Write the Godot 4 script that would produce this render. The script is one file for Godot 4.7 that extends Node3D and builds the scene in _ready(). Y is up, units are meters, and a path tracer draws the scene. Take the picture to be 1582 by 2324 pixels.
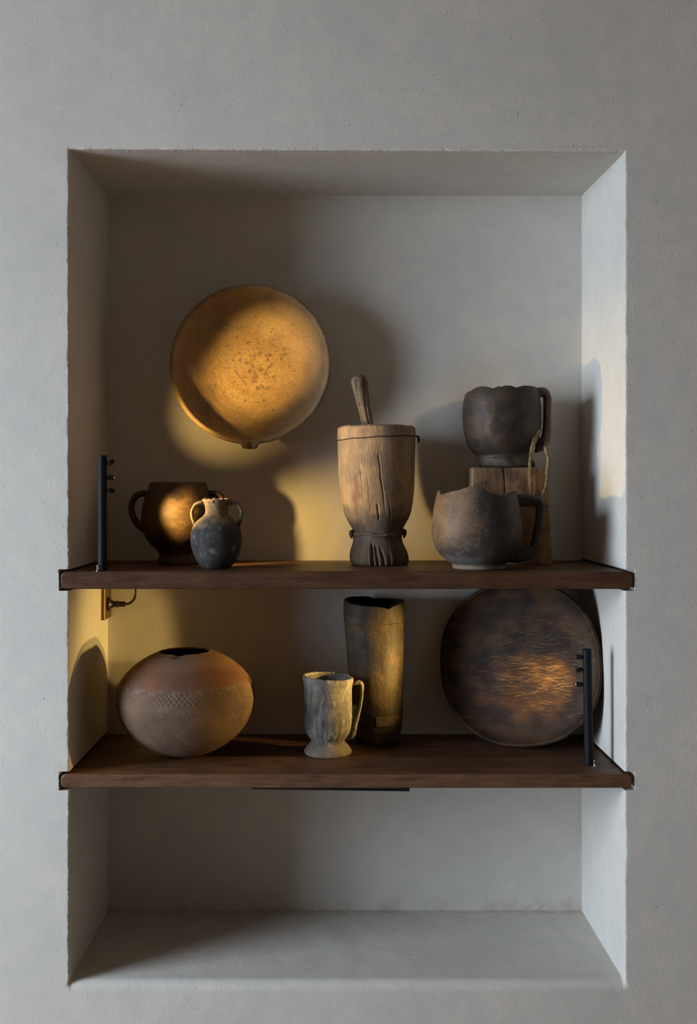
extends Node3D

# World: y up, metres. The plastered wall face is the plane z = 0, the niche goes back to z = -0.4.
# The camera stands D in front of the wall; one pixel of the photograph is one millimetre on the wall face.
const D := 2.312
const EYE := 1.55
const VX := 754.0
const VY := 1122.0

# niche opening
const XL := -0.597
const XR := 0.664
const YT := 2.334
const YTB := 2.345
const YB := 0.443
const ZB := -0.4
# slots that hold the shelves
const U0 := 1.331
const U1 := 1.380
const L0 := 0.878
const L1 := 0.921
const SLOT := 0.024

var fbm_noise := FastNoiseLite.new()
var ridge_noise := FastNoiseLite.new()
var rng := RandomNumberGenerator.new()
var M := {}
var T := {}


# ---------------------------------------------------------------- light, camera
func _ready() -> void:
	rng.seed = 11
	var cam := Camera3D.new()
	cam.name = "camera"
	cam.projection = Camera3D.PROJECTION_FRUSTUM
	cam.near = 0.05
	cam.far = 60.0
	cam.size = 2.324 * cam.near / D
	cam.frustum_offset = Vector2(0.037, -0.040) * cam.near / D
	cam.position = Vector3(0, EYE, D)
	add_child(cam)
	cam.current = true

	var env := Environment.new()
	var sky_mat := ProceduralSkyMaterial.new()
	sky_mat.sky_top_color = Color(0.42, 0.55, 0.75)
	sky_mat.sky_horizon_color = Color(0.75, 0.80, 0.86)
	sky_mat.ground_bottom_color = Color(0.30, 0.28, 0.25)
	sky_mat.ground_horizon_color = Color(0.55, 0.55, 0.54)
	var sky := Sky.new()
	sky.sky_material = sky_mat
	env.background_mode = Environment.BG_SKY
	env.sky = sky
	env.ambient_light_source = Environment.AMBIENT_SOURCE_DISABLED
	env.tonemap_mode = Environment.TONE_MAPPER_LINEAR
	env.tonemap_exposure = 1.0
	env.sdfgi_enabled = true
	env.ssao_enabled = true
	env.ssil_enabled = true
	var we := WorldEnvironment.new()
	we.name = "environment"
	we.environment = env
	add_child(we)

	# pale bright sky outside the tall window in the left wall of the room; only what the opening lets in reaches the wall
	var day := AreaLight3D.new()
	day.name = "sky_daylight"
	day.area_size = Vector2(5.2, 7.4)
	day.area_normalize_energy = false
	day.light_color = Color(0.855, 0.925, 1.0)
	day.light_energy = 11.0
	day.area_range = 30.0
	day.shadow_enabled = true
	day.position = Vector3(-6.3, 3.8, 3.4)
	day.rotation_degrees = Vector3(0, -90, 0)
	add_child(day)

	setup_noise()
	make_textures()
	make_materials()
	build_room()
	build_niche_wall()
	build_shelves()
	build_bowl()
	build_dark_pot()
	build_small_jug()
	build_mortar()
	build_pestle()
	build_block()
	build_upper_cup()
	build_lower_pot()
	build_round_pot()
	build_tall_vessel()
	build_mug()
	build_platter()
	build_lamp_left()
	build_lamp_right()
	build_outlet()
	build_bar()


# ---------------------------------------------------------------- helpers
func sc(z: float) -> float:
	return (D - z) / D / 1000.0


func W(px: float, py: float, z: float) -> Vector3:
	var s := sc(z)
	return Vector3((px - VX) * s, EYE + (VY - py) * s, z)


func ss(a: float, b: float, x: float) -> float:
	return smoothstep(a, b, x)


func fb(p: Vector3, f: float) -> float:
	return fbm_noise.get_noise_3dv(p * f)


func ridge(p: Vector3, f: float) -> float:
	return ridge_noise.get_noise_3dv(p * f)


func mx(a: Color, b: Color, t: float) -> Color:
	return a.lerp(b, clampf(t, 0.0, 1.0))


func thing(called: String, label: String, category: String, at: Vector3) -> Node3D:
	var o := Node3D.new()
	o.name = called
	o.position = at
	o.set_meta("label", label)
	o.set_meta("category", category)
	add_child(o, true)
	return o


func part(called: String, mesh: Mesh, m: Material, parent: Node3D, label := "") -> MeshInstance3D:
	var o := MeshInstance3D.new()
	o.name = called
	o.mesh = mesh
	o.material_override = m
	if label:
		o.set_meta("label", label)
	parent.add_child(o, true)
	return o


func structure(called: String) -> Node3D:
	var o := Node3D.new()
	o.name = called
	o.set_meta("kind", "structure")
	add_child(o, true)
	return o


class MB:
	var v := PackedVector3Array()
	var c := PackedColorArray()
	var t := PackedVector2Array()
	var ix := PackedInt32Array()
	var seams := []

	# points pos(i, j); front faces are those where d/di x d/dj points away from the viewer
	func grid(nu: int, nv: int, pos: Callable, col: Callable, seam := false, flip := false) -> void:
		var b := v.size()
		for j in nv:
			for i in nu:
				var p: Vector3 = pos.call(i, j)
				v.append(p)
				c.append(col.call(p, i, j))
				t.append(Vector2(float(i) / (nu - 1), float(j) / (nv - 1)))
			if seam:
				seams.append([b + j * nu, b + j * nu + nu - 1])
		for j in nv - 1:
			for i in nu - 1:
				var k := b + j * nu + i
				if flip:
					ix.append_array([k, k + nu + 1, k + 1, k, k + nu, k + nu + 1])
				else:
					ix.append_array([k, k + 1, k + nu + 1, k, k + nu + 1, k + nu])

	func fan(pts: Array, col: Color, flip := false) -> void:
		var b := v.size()
		for p in pts:
			v.append(p)
			c.append(col)
			t.append(Vector2.ZERO)
		for k in range(1, pts.size() - 1):
			if flip:
				ix.append_array([b, b + k + 1, b + k])
			else:
				ix.append_array([b, b + k, b + k + 1])

	func commit() -> ArrayMesh:
		var n := PackedVector3Array()
		n.resize(v.size())
		for k in range(0, ix.size(), 3):
			var a := ix[k]
			var e := ix[k + 1]
			var f := ix[k + 2]
			var w := (v[f] - v[a]).cross(v[e] - v[a])
			n[a] += w
			n[e] += w
			n[f] += w
		for s in seams:
			var q: Vector3 = n[s[0]] + n[s[1]]
			n[s[0]] = q
			n[s[1]] = q
		for k in n.size():
			n[k] = n[k].normalized() if n[k].length_squared() > 1e-30 else Vector3.UP
		var arr := []
		arr.resize(Mesh.ARRAY_MAX)
		arr[Mesh.ARRAY_VERTEX] = v
		arr[Mesh.ARRAY_NORMAL] = n
		arr[Mesh.ARRAY_COLOR] = c
		arr[Mesh.ARRAY_TEX_UV] = t
		arr[Mesh.ARRAY_INDEX] = ix
		var m := ArrayMesh.new()
		m.add_surface_from_arrays(Mesh.PRIMITIVE_TRIANGLES, arr)
		return m


func white(_p, _i, _j) -> Color:
	return Color.WHITE


func flat(c: Color) -> Callable:
	return func(_p, _i, _j): return c


func cr2(pts: Array, sub: int) -> PackedVector2Array:
	var out := PackedVector2Array()
	var n := pts.size()
	for k in n - 1:
		var p0: Vector2 = pts[maxi(k - 1, 0)]
		var p1: Vector2 = pts[k]
		var p2: Vector2 = pts[k + 1]
		var p3: Vector2 = pts[mini(k + 2, n - 1)]
		for q in sub:
			out.append(p1.cubic_interpolate(p2, p0, p3, float(q) / sub))
	out.append(pts[n - 1])
	return out


func cr3(pts: Array, sub: int) -> PackedVector3Array:
	var out := PackedVector3Array()
	var n := pts.size()
	for k in n - 1:
		var p0: Vector3 = pts[maxi(k - 1, 0)]
		var p1: Vector3 = pts[k]
		var p2: Vector3 = pts[k + 1]
		var p3: Vector3 = pts[mini(k + 2, n - 1)]
		for q in sub:
			out.append(p1.cubic_interpolate(p2, p0, p3, float(q) / sub))
	out.append(pts[n - 1])
	return out


func resample(p: PackedVector2Array, step: float) -> PackedVector2Array:
	var out := PackedVector2Array([p[0]])
	var left := step
	for k in range(1, p.size()):
		var a := p[k - 1]
		var b := p[k]
		var d := a.distance_to(b)
		while d >= left and d > 0.0:
			a = a.lerp(b, left / d)
			out.append(a)
			d = a.distance_to(b)
			left = step
		left -= d
	out.append(p[p.size() - 1])
	return out


# silhouette [half width, y] in photo pixels, from the bottom up, turned into a closed wall of the given thickness
func vessel(out_px: Array, s: float, thick: float, floor_y: float, step: float) -> PackedVector2Array:
	var y0: float = out_px[0][1]
	var ctl := []
	for q in out_px:
		ctl.append(Vector2(q[0] * s, (y0 - q[1]) * s))
	var outer := resample(cr2(ctl, 14), step)
	var prof := PackedVector2Array()
	var nb := int(ctl[0].x / (step * 3.0))
	for k in nb:
		prof.append(Vector2(ctl[0].x * k / nb, 0.0))
	prof.append_array(outer)
	var top: Vector2 = outer[outer.size() - 1]
	prof.append(Vector2(top.x - thick * 0.3, top.y + thick * 0.25))
	prof.append(Vector2(top.x - thick * 0.7, top.y + thick * 0.25))
	var last := Vector2.ZERO
	for k in range(outer.size() - 1, -1, -2):
		if outer[k].y < floor_y:
			break
		last = Vector2(maxf(outer[k].x - thick, 0.001), outer[k].y)
		prof.append(last)
	for k in range(1, 6):
		prof.append(Vector2(last.x * (1.0 - k / 5.0), floor_y))
	return prof


func no_warp(p: Vector3, _a: float, _j: int) -> Vector3:
	return p


# round about the y axis; a = 90 degrees faces the camera
func lathe(mb: MB, prof: PackedVector2Array, n: int, warp: Callable, col: Callable) -> void:
	mb.grid(n + 1, prof.size(), func(i: int, j: int):
		var a := TAU * (i % n) / n
		var q := prof[j]
		return warp.call(Vector3(q.x * cos(a), q.y, q.x * sin(a)), a, j), col, true)


# round about the z axis, from the middle of the front face outwards and round to the back
func lathe_z(mb: MB, prof: PackedVector2Array, n: int, warp: Callable, col: Callable) -> void:
	mb.grid(n + 1, prof.size(), func(i: int, j: int):
		var a := TAU * (i % n) / n
		var q := prof[j]
		return warp.call(Vector3(q.x * cos(a), q.x * sin(a), q.y), a, j), col, true)


# a round or squared bar along a line; rads gives its half width in the plane of the bend and across it
func sweep(mb: MB, pts: Array, rads: Array, nu: int, sub: int, col: Callable, axis := Vector3(0, 0, 1), power := 1.0, lump := 0.0) -> void:
	var c := cr3(pts, sub)
	var r := cr2(rads, sub)
	var n := c.size()
	mb.grid(nu + 1, n + 2, func(i: int, j: int):
		var k := clampi(j - 1, 0, n - 1)
		if j == 0 or j == n + 1:
			return c[k]
		var tan := (c[mini(k + 1, n - 1)] - c[maxi(k - 1, 0)]).normalized()
		var side := tan.cross(axis).normalized()
		var up := side.cross(tan)
		var a := TAU * (i % nu) / nu
		var ca := cos(a)
		var sa := sin(a)
		var x := signf(ca) * pow(absf(ca), power)
		var y := signf(sa) * pow(absf(sa), power)
		var p := c[k] + side * (x * r[k].x) + up * (y * r[k].y)
		if lump > 0.0:
			p += (p - c[k]).normalized() * lump * fb(p, 60.0)
		return p, col, true)


func box(mb: MB, lo: Vector3, hi: Vector3, ch := 0.0, col := Color.WHITE) -> void:
	# six faces with chamfered edges
	var c := (lo + hi) / 2.0
	var h := (hi - lo) / 2.0
	for ax in 3:
		for sg in [-1.0, 1.0]:
			var u := Vector3.ZERO
			u[(ax + 1) % 3] = 1.0
			var w := Vector3.ZERO
			w[(ax + 2) % 3] = 1.0
			var nrm := Vector3.ZERO
			nrm[ax] = sg
			var hu: float = h[(ax + 1) % 3] - ch
			var hw: float = h[(ax + 2) % 3] - ch
			var o := c + nrm * h[ax]
			mb.fan([o - u * hu - w * hw, o + u * hu - w * hw, o + u * hu + w * hw, o - u * hu + w * hw], col, sg > 0.0)
	if ch <= 0.0:
		return
	for ax in 3:
		var b1 := (ax + 1) % 3
		var b2 := (ax + 2) % 3
		for s1 in [-1.0, 1.0]:
			for s2 in [-1.0, 1.0]:
				var e := []
				for q in [[-1.0, 0], [1.0, 0], [1.0, 1], [-1.0, 1]]:
					var p := c
					p[ax] += q[0] * (h[ax] - ch)
					p[b1] += s1 * (h[b1] - (ch if q[1] == 1 else 0.0))
					p[b2] += s2 * (h[b2] - (0.0 if q[1] == 1 else ch))
					e.append(p)
				mb.fan(e, col, s1 * s2 < 0.0)
	for s1 in [-1.0, 1.0]:
		for s2 in [-1.0, 1.0]:
			for s3 in [-1.0, 1.0]:
				mb.fan([c + Vector3(s1 * h.x, s2 * (h.y - ch), s3 * (h.z - ch)), c + Vector3(s1 * (h.x - ch), s2 * h.y, s3 * (h.z - ch)), c + Vector3(s1 * (h.x - ch), s2 * (h.y - ch), s3 * h.z)], col, s1 * s2 * s3 > 0.0)


func box_mesh(lo: Vector3, hi: Vector3, ch := 0.0) -> ArrayMesh:
	var mb := MB.new()
	box(mb, lo, hi, ch)
	return mb.commit()


# a plate seen from the front, extruded from z0 (back) to z1 (front) with a small chamfer
func extrude_z(mb: MB, outline: PackedVector2Array, z0: float, z1: float, ch: float) -> void:
	var mid := Vector2.ZERO
	for q in outline:
		mid += q / outline.size()
	var n := outline.size()
	var inset := func(q: Vector2) -> Vector2: return q - Vector2(signf(q.x - mid.x), signf(q.y - mid.y)) * ch
	var rows := [[z1, true], [z1 - ch * 0.35, false], [z1 - ch, false], [z0 + ch, false], [z0, true]]
	var ring := func(j: int, i: int) -> Vector3:
		var q := outline[i % n]
		var e: Vector2 = inset.call(q)
		if j == 1:
			q = q.lerp(e, 0.35)
		elif rows[j][1]:
			q = e
		return Vector3(q.x, q.y, rows[j][0])
	mb.grid(n + 1, rows.size(), func(i: int, j: int): return ring.call(j, i), white, true, true)
	var f := []
	var b := []
	for i in n:
		f.append(ring.call(0, i))
		b.append(ring.call(rows.size() - 1, i))
	mb.fan(f, Color.WHITE, true)
	mb.fan(b, Color.WHITE, false)


# heights by angle in degrees, round the whole circle
func by_angle(table: Array, a: float) -> float:
	var d := fposmod(rad_to_deg(a), 360.0)
	var n := table.size()
	for k in n:
		var p: Array = table[k]
		var q: Array = table[(k + 1) % n]
		var hi: float = q[0] if k < n - 1 else q[0] + 360.0
		var dd := d if d >= p[0] else d + 360.0
		if dd >= p[0] and dd <= hi:
			return lerpf(p[1], q[1], (dd - p[0]) / maxf(hi - p[0], 0.001))
	return table[0][1]


# ---------------------------------------------------------------- textures and materials
func setup_noise() -> void:
	fbm_noise.seed = 5
	fbm_noise.noise_type = FastNoiseLite.TYPE_SIMPLEX_SMOOTH
	fbm_noise.frequency = 1.0
	fbm_noise.fractal_type = FastNoiseLite.FRACTAL_FBM
	fbm_noise.fractal_octaves = 4
	ridge_noise.seed = 9
	ridge_noise.noise_type = FastNoiseLite.TYPE_SIMPLEX_SMOOTH
	ridge_noise.frequency = 1.0
	ridge_noise.fractal_type = FastNoiseLite.FRACTAL_RIDGED
	ridge_noise.fractal_octaves = 3


func seamless(seed_: int, freq: float, octaves: int, w: int, h: int, cells := false) -> PackedByteArray:
	var n := FastNoiseLite.new()
	n.seed = seed_
	n.frequency = freq
	n.noise_type = FastNoiseLite.TYPE_CELLULAR if cells else FastNoiseLite.TYPE_SIMPLEX_SMOOTH
	n.fractal_type = FastNoiseLite.FRACTAL_FBM if octaves > 1 else FastNoiseLite.FRACTAL_NONE
	n.fractal_octaves = octaves
	var im := n.get_seamless_image(w, h, false, false, 0.1, true)
	im.convert(Image.FORMAT_L8)
	return im.get_data()


# noise drawn out along u
func streaks(seed_: int, freq: float, octaves: int, w: int, h: int, out_w: int) -> PackedByteArray:
	var im := Image.create_from_data(w, h, false, Image.FORMAT_L8, seamless(seed_, freq, octaves, w, h))
	im.resize(out_w, h, Image.INTERPOLATE_CUBIC)
	return im.get_data()


func tex_l(d: PackedByteArray, w: int, h: int) -> ImageTexture:
	return ImageTexture.create_from_image(Image.create_from_data(w, h, false, Image.FORMAT_L8, d))


func tex_rgb(d: PackedByteArray, w: int, h: int) -> ImageTexture:
	return ImageTexture.create_from_image(Image.create_from_data(w, h, false, Image.FORMAT_RGB8, d))


func make_textures() -> void:
	# plaster, 1.6 m across
	var n := 1536
	var big := seamless(21, 0.0032, 4, n, n)
	var mid := seamless(22, 0.014, 4, n, n)
	var fine := seamless(23, 0.16, 3, n, n)
	var lump := seamless(24, 0.045, 3, n, n)
	var col := PackedByteArray()
	col.resize(n * n * 3)
	var hgt := PackedByteArray()
	hgt.resize(n * n)
	for k in n * n:
		var b := big[k] / 255.0 - 0.5
		var m := mid[k] / 255.0 - 0.5
		var f := fine[k] / 255.0 - 0.5
		var l := lump[k] / 255.0 - 0.5
		var rough := clampf((b + 0.12) * 3.0, 0.0, 1.0)
		var v := 0.95 + b * 0.035 + m * 0.035 + f * 0.02 * (0.4 + rough)
		var warm := (m * 0.5 + b * 0.5) * 0.018
		col[k * 3] = int(clampf((v + warm) * 255.0, 0, 255))
		col[k * 3 + 1] = int(clampf(v * 255.0, 0, 255))
		col[k * 3 + 2] = int(clampf((v - warm) * 255.0, 0, 255))
		hgt[k] = int(clampf(0.6 + l * 0.13 + m * 0.32 + f * (0.14 + 0.18 * rough), 0.0, 1.0) * 255.0)
	# pits and flecks left by the trowel
	var r := RandomNumberGenerator.new()
	r.seed = 3
	for k in 1500:
		var cx := r.randi_range(4, n - 5)
		var cy := r.randi_range(4, n - 5)
		var w := r.randf_range(0.5, 1.2) if r.randf() < 0.9 else r.randf_range(1.2, 2.2)
		var st := r.randf_range(0.6, 1.8)
		for dy in range(-4, 5):
			for dx in range(-4, 5):
				var e := (dx * dx * st + dy * dy / st) / (w * w)
				if e < 1.6:
					var q := (cy + dy) * n + cx + dx
					var g := clampf(1.6 - e, 0.0, 1.0)
					hgt[q] = int(hgt[q] * (1.0 - 0.45 * g))
					for c in 3:
						col[q * 3 + c] = int(col[q * 3 + c] * (1.0 - 0.14 * g))
	T.plaster = tex_rgb(col, n, n)
	T.plaster_h = tex_l(hgt, n, n)

	# walnut, grain along u
	n = 1024
	var g1 := streaks(31, 0.03, 5, 128, n, n)
	var g2 := streaks(32, 0.09, 3, 64, n, n)
	var g4 := streaks(34, 0.28, 2, 170, n, n)
	var g3 := seamless(33, 0.006, 3, n, n)
	col = PackedByteArray()
	col.resize(n * n * 3)
	hgt = PackedByteArray()
	hgt.resize(n * n)
	var dark := Color(0.055, 0.026, 0.014)
	var light := Color(0.20, 0.110, 0.061)
	for k in n * n:
		var a := g1[k] / 255.0
		var b := g2[k] / 255.0
		var e := g3[k] / 255.0
		var t := clampf(0.5 + (a - 0.5) * 0.6 + (b - 0.5) * 0.4 + (e - 0.5) * 0.35 + (g4[k] / 255.0 - 0.5) * 0.5, 0.0, 1.0)
		var q := dark.lerp(light, t).linear_to_srgb()
		col[k * 3] = int(q.r * 255.0)
		col[k * 3 + 1] = int(q.g * 255.0)
		col[k * 3 + 2] = int(q.b * 255.0)
		hgt[k] = int(clampf(0.5 + (b - 0.5) * 0.5 + (g4[k] / 255.0 - 0.5) * 0.6, 0.0, 1.0) * 255.0)
	T.walnut = tex_rgb(col, n, n)
	T.walnut_h = tex_l(hgt, n, n)

	# fine clay grain (colour and relief), old wood fibre along v
	n = 512
	var c1 := seamless(41, 0.10, 4, n, n)
	var c2 := seamless(42, 0.03, 3, n, n)
	var c3 := seamless(43, 0.35, 1, n, n)
	col = PackedByteArray()
	col.resize(n * n)
	hgt = PackedByteArray()
	hgt.resize(n * n)
	for k in n * n:
		var a := c1[k] / 255.0 - 0.5
		var b := c2[k] / 255.0 - 0.5
		var e := c3[k] / 255.0 - 0.5
		var pit := 1.0 if e < 0.33 else 0.0
		col[k] = int(clampf(0.84 + a * 0.36 + b * 0.22 + e * 0.16, 0.2, 1.0) * 255.0)
		hgt[k] = int(clampf(0.5 + a * 0.6 + b * 0.5 + e * 0.22 - (1.0 - pit) * 0.25, 0.0, 1.0) * 255.0)
	T.grain = tex_l(col, n, n)
	T.clay_h = tex_l(hgt, n, n)
	var f1 := Image.create_from_data(n, 64, false, Image.FORMAT_L8, seamless(51, 0.06, 4, n, 64))
	f1.resize(n, n, Image.INTERPOLATE_CUBIC)
	var fd := f1.get_data()
	col = PackedByteArray()
	col.resize(n * n)
	for k in n * n:
		var a := fd[k] / 255.0 - 0.5
		var b := c1[k] / 255.0 - 0.5
		col[k] = int(clampf(0.88 + a * 0.24 + b * 0.14, 0.2, 1.0) * 255.0)
		hgt[k] = int(clampf(0.5 + a * 0.9 + b * 0.25, 0.0, 1.0) * 255.0)
	T.fibre = tex_l(col, n, n)
	T.fibre_h = tex_l(hgt, n, n)

	# worn wood of the platter: fine scratches and knife cracks, laid over its face
	n = 1024
	var im := Image.create(n, n, false, Image.FORMAT_L8)
	im.fill(Color(0, 0, 0))
	r.seed = 77
	for k in 960:
		var main := k < 480
		var x := r.randfn(0.57, 0.16) if main else r.randf_range(0.08, 0.92)
		var y := r.randfn(0.54, 0.11) if main else r.randf_range(0.1, 0.9)
		var len := r.randf_range(0.02, 0.12) if main else r.randf_range(0.015, 0.06)
		if not main and r.randf() < 0.15:
			len *= 1.6
		var dir := r.randfn(0.04, 0.09) if main else r.randfn(0.0, 0.5)
		if r.randf() < 0.06:
			dir += r.randf_range(-1.3, 1.3)
			len *= 0.5
		var bend := r.randfn(0.0, 1.3)
		var bri := r.randf_range(0.35, 1.0) if main else r.randf_range(0.1, 0.4)
		var steps := int(len * n)
		for q in steps:
			var u := float(q) / maxi(steps, 1)
			x += cos(dir) / n
			y += sin(dir) / n
			dir += bend * 0.9 / n + r.randfn(0.0, 0.022)
			if r.randf() < 0.06:
				continue
			var amp := bri * sin(PI * u)
			var X := int(x * n)
			var Y := int(y * n)
			if X > 2 and Y > 2 and X < n - 3 and Y < n - 3:
				for o in 2:
					var was := im.get_pixel(X, Y + o).r
					im.set_pixel(X, Y + o, Color(maxf(was, amp * (1.0 - o * 0.45)), 0, 0))
	var sd := im.get_data()
	var p1 := streaks(61, 0.012, 4, 256, n, n)
	var p2 := seamless(62, 0.005, 4, n, n)
	col = PackedByteArray()
	col.resize(n * n * 3)
	hgt = PackedByteArray()
	hgt.resize(n * n)
	for k in n * n:
		var s := sd[k] / 255.0
		var a := p1[k] / 255.0
		var b := p2[k] / 255.0
		var base := mx(Color(0.026, 0.014, 0.009), Color(0.080, 0.038, 0.014), clampf((b - 0.3) * 1.3 + (a - 0.5) * 0.7, 0, 1))
		var q := mx(base, Color(0.46, 0.29, 0.12), s * s * 0.85).linear_to_srgb()
		col[k * 3] = int(q.r * 255.0)
		col[k * 3 + 1] = int(q.g * 255.0)
		col[k * 3 + 2] = int(q.b * 255.0)
		hgt[k] = int(clampf(0.45 + (a - 0.5) * 0.25 + s * 0.45, 0, 1) * 255.0)
	T.platter = tex_rgb(col, n, n)
	T.platter_h = tex_l(hgt, n, n)

	# combed clay of the round pot: upright wavy scores
	var cw := 256
	var chh := 512
	hgt = PackedByteArray()
	hgt.resize(cw * chh)
	for j in chh:
		for i in cw:
			var w := sin(j * 0.05 + i * 0.02) * 1.6
			hgt[j * cw + i] = int(clampf(0.5 + 0.34 * sin((i + w) * TAU * 16.0 / cw) * (0.6 + 0.4 * sin(j * 0.21 + i * 0.5)), 0, 1) * 255.0)
	T.comb_h = tex_l(hgt, cw, chh)


func mat(called: String, rough: float, h: Texture2D, h_cm: float, scale: float, albedo: Texture2D = null, spec := 0.5) -> StandardMaterial3D:
	var m := StandardMaterial3D.new()
	m.resource_name = called
	m.vertex_color_use_as_albedo = true
	m.roughness = rough
	m.metallic_specular = spec
	m.uv1_triplanar = true
	m.uv1_scale = Vector3.ONE * scale
	if h:
		m.heightmap_enabled = true
		m.heightmap_texture = h
		m.heightmap_scale = h_cm
	if albedo:
		m.albedo_texture = albedo
	M[called] = m
	return m


func make_materials() -> void:
	var m := mat("plaster", 0.9, T.plaster_h, 0.13, 1.0 / 1.6, T.plaster, 0.3)
	m.uv1_world_triplanar = true
	m.albedo_color = Color(0.67, 0.63, 0.57).linear_to_srgb()
	for k in 4:
		m = mat("walnut_%d" % k, 0.48, T.walnut_h, 0.012, 1.0 / 0.62, T.walnut, 0.36)
		m.uv1_world_triplanar = true
		m.albedo_color = [Color(0.62, 0.52, 0.45), Color(0.80, 0.74, 0.70), Color(1.0, 0.94, 0.86), Color(0.80, 0.76, 0.72)][k].linear_to_srgb()
		m.uv1_offset = Vector3(0.37 * k, 0.21 * k, 0.43 * k)
	mat("clay", 0.82, T.clay_h, 0.10, 1.0 / 0.11, T.grain, 0.35)
	mat("smooth_clay", 0.62, T.clay_h, 0.05, 1.0 / 0.13, T.grain, 0.45)
	mat("burnished", 0.58, T.clay_h, 0.04, 1.0 / 0.12, T.grain, 0.4)
	mat("old_wood", 0.85, T.fibre_h, 0.05, 1.0 / 0.10, T.fibre, 0.35)
	mat("oiled_wood", 0.62, T.clay_h, 0.07, 1.0 / 0.12, T.grain, 0.32)
	mat("stone", 0.85, T.clay_h, 0.14, 1.0 / 0.09, T.grain, 0.35)
	mat("twine", 0.95, null, 0.0, 1.0, null, 0.2)
	m = mat("combed_clay", 0.78, T.comb_h, 0.06, 1.0, T.grain, 0.35)
	m.uv1_triplanar = false
	m.uv1_scale = Vector3(22, 3, 1)
	m = mat("platter", 0.56, T.platter_h, 0.03, 1.0, T.platter, 0.26)
	m.uv1_triplanar = false
	m = mat("black_metal", 0.6, null, 0.0, 1.0, null, 0.3)
	m.albedo_color = Color(0.007, 0.007, 0.008).linear_to_srgb()
	m = mat("brass", 0.5, null, 0.0, 1.0, null, 0.5)
	m.albedo_color = Color(0.20, 0.135, 0.062).linear_to_srgb()
	m.metallic = 0.9
	m = mat("chrome", 0.16, null, 0.0, 1.0, null, 0.5)
	m.albedo_color = Color(0.72, 0.70, 0.66).linear_to_srgb()
	m.metallic = 1.0
	m = mat("bakelite", 0.35, null, 0.0, 1.0, null, 0.5)
	m.albedo_color = Color(0.022, 0.012, 0.009).linear_to_srgb()
	m = mat("lens_glow", 0.3, null, 0.0, 1.0, null, 0.5)
	m.albedo_color = Color(0.9, 0.85, 0.7)
	m.emission_enabled = true
	m.emission = Color(1.0, 0.86, 0.62)
	m.emission_energy_multiplier = 1.0
	m = mat("floor_boards", 0.7, null, 0.0, 1.0, null, 0.3)
	m.albedo_color = Color(0.42, 0.29, 0.185).linear_to_srgb()
	m = mat("paint", 0.6, null, 0.0, 1.0, null, 0.4)
	m.albedo_color = Color(0.30, 0.27, 0.23).linear_to_srgb()
	m = mat("limewash", 0.9, T.plaster_h, 0.1, 1.0 / 1.6, T.plaster, 0.3)
	m.uv1_world_triplanar = true
	m.albedo_color = Color(0.54, 0.39, 0.26).linear_to_srgb()
	m = mat("linen", 0.95, null, 0.0, 1.0, null, 0.1)
	m.vertex_color_use_as_albedo = false
	m.transparency = BaseMaterial3D.TRANSPARENCY_ALPHA
	m.cull_mode = BaseMaterial3D.CULL_DISABLED
	m.albedo_color = Color(0.86, 0.83, 0.77, 0.42)
	m = mat("pane", 0.02, null, 0.0, 1.0, null, 0.5)
	m.vertex_color_use_as_albedo = false
	m.transparency = BaseMaterial3D.TRANSPARENCY_ALPHA
	m.albedo_color = Color(1, 1, 1, 0.06)


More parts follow.
